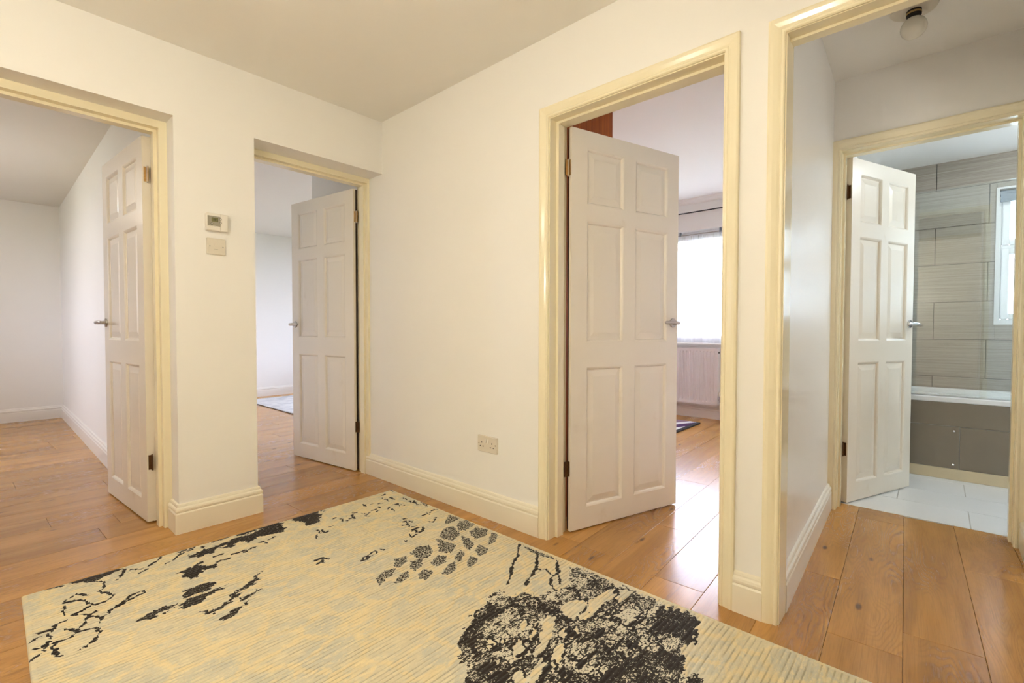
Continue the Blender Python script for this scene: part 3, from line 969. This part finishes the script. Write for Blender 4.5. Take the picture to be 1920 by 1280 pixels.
# ---- net curtain in the window recess and its rod
cu = tag(empty('net_curtain', (WX + .03, .83, .88)), 'sheer white net curtain hanging in the bedroom window', 'curtain')
def drape(w, z0, z1, amp, nfold, nx, nz, seed, y_sign=-1):
    rnd = random.Random(seed)
    ph = [rnd.uniform(0, 6.28) for _ in range(6)]
    loops = []
    for j in range(nz + 1):
        t = j / nz
        l = []
        for i in range(nx + 1):
            u = i / nx
            a = amp * (.55 + .45 * t)
            d = a * (math.sin(u * nfold * 6.28 + ph[0] + .5 * math.sin(3 * t + ph[1])) + .45 * math.sin(u * nfold * 2.3 * 6.28 + ph[2]) * (1 - t * .6) + .3 * math.sin(u * 9 + ph[3] + 2 * t))
            l.append((d, -u * w, z1 - (z1 - z0) * t + (.010 * math.sin(u * 11 + ph[4]) if j == nz else 0)))
        loops.append(l)
    return MB().loft(loops, closed=False)
drape(2.90, 0.0, 1.24, .009, 35, 520, 24, 3).build('net', M_SHEER, cu, smooth=True)
hd = MB()
for k in range(284):
    y = -2.90 * k / 284
    hd.box(-.004 - .003 * (k % 2), .002, y - .0052, y, 1.185, 1.250)
hd.build('gathered_heading', M_HEADING, cu)
drape(2.90, -.004, .03, .010, 35, 520, 2, 3).build('hem', M_SHEER, cu, smooth=True)
rod = tag(empty('net_rod', (WX + .03, .85, 2.140)), 'thin white rod holding the net curtain in the window recess', 'curtain rod')
MB().tube([(0, 0, 0), (0, -2.95, 0)], .006, 12).build('rod', M_STEEL, rod, smooth=True)
for y in (-.55, -1.335, -1.795, -2.6):
    MB().box(-.006, .02, y - .008, y + .008, -.010, .040).build('bracket', M_BLIND, rod)
rail = tag(empty('curtain_rail', (WX - .05, .9, 2.376)), 'black double curtain rail above the bedroom window', 'curtain rail')
MB().box(-.018, -.008, -2.9, 0, -.004, .004).build('front_track', M_BLACKROD, rail)
MB().box(.008, .018, -2.9, 0, .006, .014).build('rear_track', M_BLACKROD, rail)
for y in (-.25, -1.1, -2.0, -2.75):
    MB().box(-.012, .05, y - .01, y + .01, .004, .012).build('bracket', M_BLACKROD, rail)

# ---- wardrobe behind the bedroom door
wd = tag(empty('wardrobe', (.14, -1.315, 0)), 'tall red-brown veneered wardrobe showing above the bedroom door', 'wardrobe')
MB().cbox(0, .60, 0, .018, 0, 2.40, .001).build('side_panel', M_WARD, wd)
MB().cbox(0, .60, 1.482, 1.50, 0, 2.40, .001).build('side_panel', M_WARD, wd)
MB().box(0, .60, .018, 1.482, 2.382, 2.40).build('top_panel', M_WARD, wd)
MB().box(0, .60, .018, 1.482, .06, .078).build('bottom_panel', M_WARD, wd)
MB().box(.55, .57, .018, 1.482, 0, .06).build('plinth', M_WARD, wd)
MB().box(0, .006, .018, 1.482, .06, 2.39).build('back_panel', M_WARD, wd)
for y0, hy in ((.004, .44), (.502, .54), (1.0, 1.04)):
    d_ = MB().cbox(.601, .619, y0, y0 + .494, .064, 2.396, .0015).build('wardrobe_door', M_WARD, wd)
    MB().tube([(.619, hy, 1.0), (.645, hy, 1.0), (.645, hy, 1.14), (.619, hy, 1.14)], .005, 10).build('handle', M_STEEL, d_, smooth=True)

# ---- bathtub with tiled panel
tub = tag(empty('bathtub', (2.568, -2.325, 0)), 'white bathtub along the tiled bathroom wall', 'bathtub')
TL_, TWd = 1.70, .690
def rr(x0, x1, y0, y1, r, z, n=6):
    out = []
    for cx, cy, a0 in ((x1 - r, y1 - r, 0), (x0 + r, y1 - r, 90), (x0 + r, y0 + r, 180), (x1 - r, y0 + r, 270)):
        for k in range(n + 1):
            a = math.radians(a0 + 90 * k / n)
            out.append((cx + r * math.cos(a), cy + r * math.sin(a), z))
    return out
m = MB()
m.loft([rr(-.006, TWd, -TL_, 0, .004, .527), rr(-.010, TWd, -TL_, 0, .004, .532), rr(-.010, TWd, -TL_, 0, .004, .557), rr(-.004, TWd - .006, -TL_ + .006, -.006, .008, .564),
        rr(.055, TWd - .06, -TL_ + .07, -.07, .12, .564), rr(.066, TWd - .07, -TL_ + .085, -.085, .12, .555), rr(.09, TWd - .09, -TL_ + .13, -.13, .13, .40),
        rr(.12, TWd - .12, -TL_ + .22, -.20, .13, .22), rr(.18, TWd - .18, -TL_ + .30, -.28, .10, .175)], cap=True)
m.build('tub', M_TUB, tub, smooth=True)
pn = MB().box(.004, .020, -TL_, 0, .0, .528).build('panel_backing', M_GROUT_L, tub)
for y0, y1, z0, z1 in ((-.2955, 0, .078, .3625), (-.5955, -.2985, .078, .3625), (-.8955 - .3, -.5985, .078, .3625), (-TL_, -1.1985, .078, .3625),
                       (-.8955, 0, .3655, .526), (-TL_, -.8985, .3655, .526)):
    MB().cbox(0, .006, y0, y1, z0, z1, .0012).build('tile', M_PTILE, pn)
for y, z in ((-.568, .334), (-.568, .106)):
    MB().lathe([(0, .001), (.0085, .001), (.0085, -.002), (.006, -.0065), (0, -.008)], 18, (0, y, z), 'x').build('screw_cap', M_CHROME, pn, smooth=True)
MB().cbox(-.004, .014, -TL_, 0, .002, .076, .002).build('plinth', M_PLINTH, tub)
# glass screen on the bath's edge
gs = tag(empty('shower_screen', (2.600, -2.33, .565)), 'clear glass shower screen on the front edge of the bathtub', 'shower screen')
MB().box(-.003, .003, -.90, -.02, .004, 1.42).build('glass', M_SCREEN, gs)
MB().cbox(-.012, .012, -.022, .004, 0, 1.43, .002).build('wall_profile', M_CHROME, gs)
MB().box(-.005, .005, -.90, -.02, 0, .006).build('bottom_seal', M_SCREEN, gs)
# roller blind in the bathroom window
rb = tag(empty('roller_blind', (BX + .035, -3.130, 2.04)), 'grey-blue roller blind rolled up in the bathroom window', 'blind')
MB().tube([(0, 0, 0), (0, -.800, 0)], .021, 18).build('fabric_roll', M_BLIND, rb, smooth=True)
MB().box(-.020, -.018, -.795, -.005, -.050, 0).build('fabric', M_BLIND, rb)
MB().cbox(-.024, -.013, -.797, -.003, -.066, -.050, .002).build('bottom_bar', M_BLIND, rb)

# ================================================================== RUGS
def shapes(t):
    """outlines in millimetres from the rug's far left corner"""
    return [[tuple(int(v) / 1000 for v in w.split(',')) for w in s.split()] for s in t.split('|')]


SOLID = shapes('124,7 158,-17 211,-5 282,-16 299,12 251,39 210,57 183,55 148,29|514,96 564,65 614,66 684,58 730,36 772,52 812,34 885,-1 950,27 899,144 838,124 793,111 744,138 709,101 658,142 645,86 589,131 531,138|725,0 830,-17 984,-21 1080,-20 1141,-11 1134,57 1076,157 1009,158 1023,64 974,3 910,26 828,13 755,33|446,238 479,204 495,217 522,176 537,221 556,265 594,236 551,294 523,286 499,318 465,314 457,268|1141,0 1221,-25 1156,32|493,13 558,-13 593,62 554,20 501,36|605,-12 702,-30 715,5 637,8')
STRIPE = shapes('259,498 291,489 335,473 372,480 376,498 328,513 293,535|335,529 354,513 347,532|378,503 435,478 499,483 553,471 532,495 471,518 417,549 378,550|410,455 427,411 466,400 513,408 524,443 504,464 449,467 414,469|423,602 453,627 497,616 572,550 582,564 549,603 502,638 456,657 431,646|576,558 634,503 694,456 645,531 594,563|521,645 580,604 625,596 590,630 546,649|452,708 500,685 576,656 543,696 500,721 468,732')
LINE = shapes('7,-6 34,-9 49,-9 73,6 113,15|299,30 267,112|319,52 345,80 377,70 412,37 429,-5|333,115 363,96|428,98 457,86 486,44 545,26|558,268 594,236 629,250|101,170 128,143 147,131 167,168|101,180 122,186 144,188 164,243 180,274 216,274 239,243 219,206 202,173 221,152 227,99 194,55|104,204 94,278|114,299 144,289 167,265|158,344 138,399 117,436 90,387|117,436 92,464 59,465 53,521 65,561|98,454 117,436 142,447 160,450 170,492 157,521 127,555|123,554 107,562|115,297 158,338 179,332|165,367 186,398 221,351 256,319 281,293 315,289 318,310 288,318 254,337 222,360 187,394 174,432|95,321 68,337 63,375|31,354 56,362|50,381 57,420|8,399 26,383|10,452 34,463 35,449|48,434 35,487|8,515 25,503|584,176 619,177|651,212 679,217 702,216|696,235 734,211 749,213|769,180 796,181 797,211|818,177 848,165|875,543 903,536 889,582|908,542 919,571|870,572 891,560|1513,45 1545,39|1495,125 1493,161|1428,147 1450,153|1536,111 1533,158|1483,225 1505,231 1493,273|1507,252 1515,279|1442,271 1431,310|1417,261 1440,250|1363,94 1362,130|1291,209 1300,242 1327,231|1345,217 1372,212|1356,246 1381,239|1285,252 1291,274|1401,190 1404,218|1256,171 1279,180|1214,180 1239,185 1228,238|1174,195 1173,231 1189,242|1205,229 1236,224|1086,249 1112,248|1043,260 1033,304 1053,298|1027,242 1020,290|975,326 999,293|1141,174 1160,163|1580,178 1583,221|1577,245 1575,288|1601,260 1572,322 1587,339|1610,308 1597,385|1615,332 1615,369|1567,459 1609,463|1491,482 1530,479 1533,496|1533,455 1550,474|1470,564 1481,590 1513,563|1523,550 1535,562|1393,433 1415,451 1437,450|1369,469 1397,484 1403,512|1348,506 1370,523|1380,495 1361,549|1332,603 1371,589 1405,597 1378,639 1353,639|1372,561 1392,568|1311,620 1300,661 1334,646|1253,662 1253,679|1357,602 1345,631|1608,1 1608,36|1393,128 1419,119|1494,84 1491,113|873,548 895,535 902,551|877,573 894,560|910,556 921,568|1012,693 1035,671 1066,665 1099,650 1100,664 1086,682 1048,681 1026,699 1015,692|1124,655 1132,682|1592,1094 1504,1160 1436,1193 1362,1249 1299,1289|1588,1207 1484,1285 1448,1305 1383,1327 1337,1348|1467,1297 1489,1331 1466,1382 1504,1386 1588,1316|1494,1393 1440,1443|1466,1382 1405,1422 1390,1456')
COBBLE = shapes('1499,646 1599,577 1610,653 1532,670|1531,720 1577,680 1615,700 1610,776 1529,795 1502,766|1512,825 1593,796 1608,870 1560,910 1493,902|1504,967 1599,899 1598,947 1531,998 1492,989|1397,740 1469,695 1523,705 1486,798 1411,841 1380,779|1365,759 1374,786 1389,884 1314,926 1296,870|1470,820 1482,847 1450,939 1382,978 1401,914|1405,989 1467,952 1465,1015 1425,1047 1381,1041|1192,790 1246,760 1306,789 1280,848 1222,891 1183,847|1080,828 1121,781 1168,800 1141,843 1079,867|1109,901 1155,850 1202,870 1164,920 1108,938|1195,924 1271,890 1290,937 1249,972 1195,974|1302,966 1369,929 1357,977 1305,1012 1281,1007|1308,1037 1357,1006 1367,1054 1320,1081 1286,1083|973,865 1022,837 1074,854 1035,897 993,905 946,934|1000,949 1056,912 1098,910 1073,956 1022,973|1110,960 1150,947 1164,996 1096,1028 1087,999|1174,1030 1239,994 1284,991 1246,1050 1185,1060|1597,1094 1598,1190 1596,1282 1592,1320 1575,1263 1569,1186')
CORAL = shapes('1079,1329 1098,1337 1155,1311 1251,1291 1228,1345 1247,1367 1295,1372 1307,1424 1360,1442 1392,1462 1453,1470 1518,1427 1577,1377 1603,1434 1592,1547 1578,1615 1604,1618 1595,1699 1596,1747 1577,1817 1587,1870 1589,1925 1559,1946 1482,1961 1454,1977 1419,1961 1384,1955 1359,1980 1322,2000 1275,1996 1303,2017 1305,2043 1272,2090 1166,2108 1079,2083 955,1980 834,1835 783,1725 783,1637 833,1567 878,1515 887,1465 944,1419 983,1380 1042,1357')
HOLE = shapes('1294,1550 1345,1534 1401,1550 1399,1596 1346,1608 1279,1615 1286,1583|1403,1583 1465,1597 1564,1613 1538,1636 1473,1659 1429,1640 1380,1644 1334,1648 1282,1644 1307,1620 1378,1613|1499,1660 1568,1638 1593,1684 1523,1683 1476,1680|1158,1571 1242,1534 1254,1561 1184,1600 1124,1627 1075,1641 1044,1629 1113,1604|1054,1690 1123,1659 1160,1665 1123,1692 1056,1715 1049,1703|992,1602 1037,1555 1078,1541 1057,1587 1001,1615|980,1493 1017,1474 1014,1508 982,1508|1136,1498 1171,1488 1161,1512 1116,1528|1105,1563 1171,1536 1158,1559 1101,1581|944,1698 1004,1662 1059,1653 1057,1671 1018,1687 961,1716|915,1666 960,1634 981,1645 957,1676 931,1683|1190,1618 1223,1615 1210,1640 1175,1651|1201,1656 1268,1642 1239,1672 1195,1673|1034,1605 1061,1602 1058,1620 1032,1614|950,1554 967,1563 935,1588|1039,1501 1049,1506 1021,1526|1388,1949 1408,1960 1363,1964')
DARK = shapes('1511,1815 1577,1817 1587,1870 1589,1925 1559,1946 1482,1961 1454,1977 1427,1958 1444,1920 1432,1882 1408,1856|1124,1822 1178,1843 1272,1854 1332,1876 1351,1930 1352,1983 1322,2000 1275,1996 1214,2027 1087,1905 1082,1839|944,1419 1042,1357 1141,1326 1175,1363 1084,1429 1014,1426 944,1464|879,1516 957,1520 988,1576 946,1628 873,1671 813,1605')
VEIN = shapes('1148,1319 1147,1390 1224,1388 1303,1427 1271,1525 1250,1609 1214,1691 1272,1731|1251,1291 1239,1358 1214,1405 1248,1472 1286,1542 1264,1599 1209,1663|1282,1644 1323,1649 1380,1644 1437,1642 1490,1663 1580,1617|1295,1372 1303,1412 1376,1444 1444,1469 1433,1506 1417,1567 1403,1597|1118,1632 1075,1671 1054,1717 1047,1756 1068,1779|1183,1658 1117,1717 1118,1767 1245,1748 1226,1815 1152,1843 1082,1839|1045,1628 1070,1645 1061,1676 988,1710|1185,1538 1115,1583 1043,1604 993,1611 919,1616 890,1638|1204,1704 1261,1720 1307,1721|1371,1689 1422,1690|1382,1767 1451,1789|1226,1793 1295,1803 1302,1855|1042,1357 1091,1329|947,1423 1009,1445 993,1518 1042,1526|902,1570 943,1567 931,1630|1509,1813 1560,1813|1479,1833 1382,1852 1352,1888 1340,1949|1544,1877 1504,1937|1294,1550 1310,1510 1256,1509')


RUG_W, RUG_L, RIB = 1.620, 2.46, 0.0165
nu, nv = 420, 894
us = np.linspace(0, RUG_W, nu)
vs = np.linspace(0, RUG_L, nv)
UU, VV = np.meshgrid(us, vs)
rng = np.random.RandomState(4)


def vnoise(scale_u, scale_v, seed):
    r = np.random.RandomState(seed)
    a = r.rand(int(RUG_L / scale_v) + 3, int(RUG_W / scale_u) + 3)
    x, y = UU / scale_u, VV / scale_v
    i, j = x.astype(int), y.astype(int)
    fx, fy = x - i, y - j
    fx, fy = fx * fx * (3 - 2 * fx), fy * fy * (3 - 2 * fy)
    return (a[j, i] * (1 - fx) + a[j, i + 1] * fx) * (1 - fy) + (a[j + 1, i] * (1 - fx) + a[j + 1, i + 1] * fx) * fy


# the weave breaks every outline up: look shapes up at jittered places
JU = UU + (vnoise(.030, .012, 1) - .5) * .034 + (vnoise(.009, .006, 2) - .5) * .016
JV = VV + (vnoise(.030, .012, 3) - .5) * .022 + (vnoise(.009, .006, 5) - .5) * .012


def in_poly(pts, X, Y):
    ins = np.zeros(X.shape, bool)
    x0, x1 = min(p[0] for p in pts) - .04, max(p[0] for p in pts) + .04
    y0, y1 = min(p[1] for p in pts) - .04, max(p[1] for p in pts) + .04
    i0, i1 = np.searchsorted(us, x0), np.searchsorted(us, x1)
    j0, j1 = np.searchsorted(vs, y0), np.searchsorted(vs, y1)
    if i1 <= i0 or j1 <= j0: return ins
    x, y = X[j0:j1, i0:i1], Y[j0:j1, i0:i1]
    r = np.zeros(x.shape, bool)
    n = len(pts)
    for k in range(n):
        (ax, ay), (bx_, by_) = pts[k], pts[(k + 1) % n]
        if ay == by_: continue
        r ^= ((ay > y) != (by_ > y)) & (x < (bx_ - ax) * (y - ay) / (by_ - ay) + ax)
    ins[j0:j1, i0:i1] = r
    return ins


def near_line(pts, X, Y, w):
    ins = np.zeros(X.shape, bool)
    for (ax, ay), (bx_, by_) in zip(pts[:-1], pts[1:]):
        i0, i1 = np.searchsorted(us, min(ax, bx_) - .05), np.searchsorted(us, max(ax, bx_) + .05)
        j0, j1 = np.searchsorted(vs, min(ay, by_) - .05), np.searchsorted(vs, max(ay, by_) + .05)
        if i1 <= i0 or j1 <= j0: continue
        x, y = X[j0:j1, i0:i1], Y[j0:j1, i0:i1]
        dx, dy = bx_ - ax, by_ - ay
        t = np.clip(((x - ax) * dx + (y - ay) * dy) / max(1e-9, dx * dx + dy * dy), 0, 1)
        ins[j0:j1, i0:i1] |= ((x - ax - t * dx) ** 2 + ((y - ay - t * dy)) ** 2) < w[j0:j1, i0:i1] ** 2
    return ins


ink = np.zeros(UU.shape)
lw = .0022 + .0062 * vnoise(.035, .02, 8)
for s in SOLID: ink[in_poly(s, JU, JV)] = .80
for s in STRIPE: ink[in_poly(s, JU, UU * 0 + JV)] = .74
SU, SV = UU + (JU - UU) * .35, VV + (JV - VV) * .35
for s in COBBLE: ink[in_poly(s, SU, SV)] = .61
cor = np.zeros(UU.shape, bool)
for s in CORAL: cor |= in_poly(s, JU, JV)
hol = np.zeros(UU.shape, bool)
for s in HOLE: hol |= in_poly(s, SU, SV)
drk = np.zeros(UU.shape, bool)
for s in DARK: drk |= in_poly(s, JU, JV)
tex = .29 + .26 * vnoise(.07, .03, 11) + .16 * vnoise(.016, .008, 12)
# wandering dark veins through the coral
for sd, su, sv in ((21, .085, .05), (22, .05, .030), (24, .03, .02)):
    f = vnoise(su, sv, sd) * .65 + vnoise(su * .45, sv * .45, sd + 40) * .35
    tex = np.where(np.abs(f - .5) < .022, .95, tex)
tex = np.where(drk, tex + .19, tex)
ink = np.where(cor & ~hol, np.clip(tex, 0, 1), ink)
ink = np.where(cor & hol, 0, ink)
for s in VEIN:
    ink[near_line(s, JU, JV, lw * 1.25) & cor] = 1.0
for s in LINE: ink[near_line(s, SU, SV, lw)] = .97
# edges of holes are outlined
hz = hol & cor
edge = np.zeros(UU.shape, bool)
for dj, di in ((1, 0), (-1, 0), (0, 1), (0, -1), (2, 0), (-2, 0), (0, 2), (0, -2)):
    edge |= np.roll(np.roll(hz, dj, 0), di, 1)
ink = np.where(edge & ~hz & cor & (vnoise(.03, .02, 31) > .42), .92, ink)
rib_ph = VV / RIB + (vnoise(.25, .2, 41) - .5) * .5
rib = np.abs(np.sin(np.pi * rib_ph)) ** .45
Z = .0062 + .0058 * rib * (1 - .35 * (ink > .3)) + .0009 * (vnoise(.006, .004, 42) - .5) + .0010 * (ink > .3)
bord = np.minimum(np.minimum(UU, RUG_W - UU), np.minimum(VV, RUG_L - VV))
Z = np.where(bord < .012, .0105, Z)
Z = np.where(bord < .0015, .006, Z)
n = nu * nv
co = np.empty((n * 2 if False else n + 2 * (nu + nv - 2), 3), np.float32)
co[:n, 0], co[:n, 1], co[:n, 2] = UU.ravel(), -VV.ravel(), Z.ravel()
ring = [j for j in range(nu)] + [j * nu + nu - 1 for j in range(1, nv)] + [(nv - 1) * nu + j for j in range(nu - 2, -1, -1)] + [j * nu for j in range(nv - 2, 0, -1)]
co[n:] = co[ring]
co[n:, 2] = .0005
J, I = np.meshgrid(np.arange(nv - 1), np.arange(nu - 1), indexing='ij')
a = (J * nu + I).ravel()
q1 = np.stack([a, a + nu, a + nu + 1, a + 1], 1)
rk_ = np.array(ring)
nr = len(rk_)
k_ = np.arange(nr)
q2 = np.stack([rk_, rk_[(k_ + 1) % nr], n + (k_ + 1) % nr, n + k_], 1)
quads = np.concatenate([q1, q2]).astype(np.int32)
me = bpy.data.meshes.new('pile_rug')
me.vertices.add(len(co))
me.vertices.foreach_set('co', co.ravel())
me.loops.add(quads.size)
me.loops.foreach_set('vertex_index', quads.ravel())
me.polygons.add(len(quads))
me.polygons.foreach_set('loop_start', np.arange(0, quads.size, 4, dtype=np.int32))
me.update(calc_edges=True)
me.validate()
at_ = me.attributes.new('ink', 'FLOAT', 'POINT')
at_.data.foreach_set('value', np.concatenate([ink.ravel(), np.zeros(nr)]).astype(np.float32))
at_ = me.attributes.new('rib', 'FLOAT', 'POINT')      # 1 on a rib's crown, 0 in the groove between ribs
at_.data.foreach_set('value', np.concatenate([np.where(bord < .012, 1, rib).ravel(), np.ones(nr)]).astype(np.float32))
me.shade_smooth()


def rug_mat():
    m, nt, b = new_mat('rug_pile')
    at = nt.nodes.new('ShaderNodeAttribute')
    at.attribute_name = 'ink'
    inkv = at.outputs['Fac']
    v = nt.nodes.new('ShaderNodeTexVoronoi')
    v.feature = 'DISTANCE_TO_EDGE'
    v.inputs['Scale'].default_value = 1.0
    wob = nt.nodes.new('ShaderNodeTexNoise')
    wob.inputs['Scale'].default_value = 22.0
    wob.inputs['Detail'].default_value = 3
    nt.links.new(coord(nt), wob.inputs['Vector'])
    w2 = nt.nodes.new('ShaderNodeVectorMath'); w2.operation = 'MULTIPLY'
    nt.links.new(wob.outputs['Color'], w2.inputs[0]); w2.inputs[1].default_value = (.055, .055, 0)
    w3 = nt.nodes.new('ShaderNodeVectorMath')
    nt.links.new(w2.outputs[0], w3.inputs[0]); nt.links.new(coord(nt), w3.inputs[1])
    w4 = nt.nodes.new('ShaderNodeVectorMath'); w4.operation = 'MULTIPLY'
    nt.links.new(w3.outputs[0], w4.inputs[0]); w4.inputs[1].default_value = (6.5, 8.5, 1)
    nt.links.new(w4.outputs[0], v.inputs['Vector'])
    vein = math_n(nt, 'SUBTRACT', 1.0, smooth_step(nt, v.outputs['Distance'], 0.03, 0.11))
    vein = math_n(nt, 'MULTIPLY', vein, smooth_step(nt, noise(nt, coord(nt, (20, 45, 1)), 1.0, 4, .7), .34, .54))
    speck = noise(nt, coord(nt, (150, 330, 1)), 1.0, 3, .75)
    blot = noise(nt, coord(nt, (24, 62, 1)), 1.0, 5, .75)
    grey = noise(nt, coord(nt), 5.5, 4, .62)
    c = mix_c(nt, smooth_step(nt, grey, .42, .62), (.74, .645, .44), (.63, .59, .46))
    c = mix_c(nt, smooth_step(nt, blot, .46, .62), c, (.80, .70, .47))
    c = mix_c(nt, math_n(nt, 'MULTIPLY', smooth_step(nt, noise(nt, coord(nt, (26, 62, 1)), 1.0, 4, .75), .56, .66), .5), c, (.56, .57, .50))
    c = mix_c(nt, math_n(nt, 'MULTIPLY', vein, .6), c, (.88, .70, .37))
    c = mix_c(nt, math_n(nt, 'MULTIPLY', smooth_step(nt, speck, .50, .75), .30), c, (.36, .29, .17))
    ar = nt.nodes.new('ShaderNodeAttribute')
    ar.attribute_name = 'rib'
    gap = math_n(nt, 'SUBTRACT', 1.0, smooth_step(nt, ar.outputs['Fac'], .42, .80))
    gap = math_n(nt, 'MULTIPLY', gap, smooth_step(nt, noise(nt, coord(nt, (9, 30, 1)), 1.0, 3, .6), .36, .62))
    c = mix_c(nt, math_n(nt, 'MULTIPLY', gap, .48), c, (.20, .155, .075))  # groove shade painted in together with the darker backing yarn
    # pale wool shows where the dark yarn is speckled
    pale = mix_c(nt, smooth_step(nt, inkv, .12, .30), c, (.74, .68, .52))
    thr = math_n(nt, 'ADD', inkv, math_n(nt, 'MULTIPLY', math_n(nt, 'SUBTRACT', noise(nt, coord(nt, (105, 190, 1)), 1.0, 2, .8), .5), 1.45))
    dark = smooth_step(nt, thr, .50, .60)
    dark = math_n(nt, 'MULTIPLY', dark, smooth_step(nt, inkv, .10, .30))
    c = mix_c(nt, dark, pale, (.028, .021, .016))
    nt.links.new(c, b.inputs['Base Color'])
    b.inputs['Roughness'].default_value = .95
    b.inputs['Specular IOR Level'].default_value = .1
    b.inputs['Sheen Weight'].default_value = .15
    bump(nt, b, speck, .5, .0025)
    return m


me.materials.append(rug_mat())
rug = bpy.data.objects.new('pile_rug', me)
COL.objects.link(rug)
rug.location = (-1.731, -.249, .0002)
rug.rotation_euler = (0, 0, math.radians(-.5))
tag(rug, 'large cream ribbed rug with black coral and pebble pattern in the hall', 'rug')


def small_rug_mat(name, kind):
    m, nt, b = new_mat(name)
    if kind == 'pale':
        c = mix_c(nt, smooth_step(nt, noise(nt, coord(nt), 6, 4, .6), .4, .62), (.70, .69, .68), (.52, .52, .53))
    else:
        sx = nt.nodes.new('ShaderNodeSeparateXYZ')
        nt.links.new(coord(nt), sx.inputs[0])
        wig = math_n(nt, 'MULTIPLY', math_n(nt, 'SINE', math_n(nt, 'MULTIPLY', sx.outputs[0], 5.0)), .03)
        e_ = math_n(nt, 'SUBTRACT', math_n(nt, 'ADD', sx.outputs[1], wig), math_n(nt, 'MULTIPLY', math_n(nt, 'SUBTRACT', 1.42, sx.outputs[0]), .30))
        c = mix_c(nt, smooth_step(nt, e_, .02, .025), (.065, .014, .085), (.78, .75, .72))          # purple wedge, white band
        c = mix_c(nt, smooth_step(nt, e_, .105, .11), c, (.22, .125, .165))                          # mauve field
        c = mix_c(nt, smooth_step(nt, e_, -.105, -.10), (.78, .75, .72), c)                          # white wedge at the edge
        c = mix_c(nt, math_n(nt, 'MULTIPLY', smooth_step(nt, e_, .012, .016), math_n(nt, 'SUBTRACT', 1.0, smooth_step(nt, e_, .02, .024))), c, (.012, .010, .012))
        c = mix_c(nt, smooth_step(nt, noise(nt, coord(nt), 2.2, 1), .56, .58), c, (.13, .05, .12))
    nt.links.new(c, b.inputs['Base Color'])
    b.inputs['Roughness'].default_value = .95
    bump(nt, b, noise(nt, coord(nt, (300, 300, 300)), 1.0, 2), .4, .002)
    return m


r2 = tag(empty('pale_rug', (.66, 2.30, 0)), 'pale grey-white rug on the floor beyond the second door', 'rug')
MB().cbox(0, 1.7, 0, 2.22, .0006, .014, .004).build('pile', small_rug_mat('pale_rug_pile', 'pale'), r2)
MB().box(-.004, 1.704, -.004, 2.224, .0004, .006).build('binding', paint('brown_binding', (.10, .05, .035), .9, .1), r2)
r3 = tag(empty('purple_rug', (1.95, -.872, 0)), 'purple, white and black patterned rug in the bedroom', 'rug')
MB().cbox(0, 1.42, .012, 1.5, .0006, .016, .004).build('pile', small_rug_mat('purple_rug_pile', 'purple'), r3)
MB().cbox(0, 1.42, -.03, .012, .0006, .0155, .004).build('border', M_BLACK, r3)
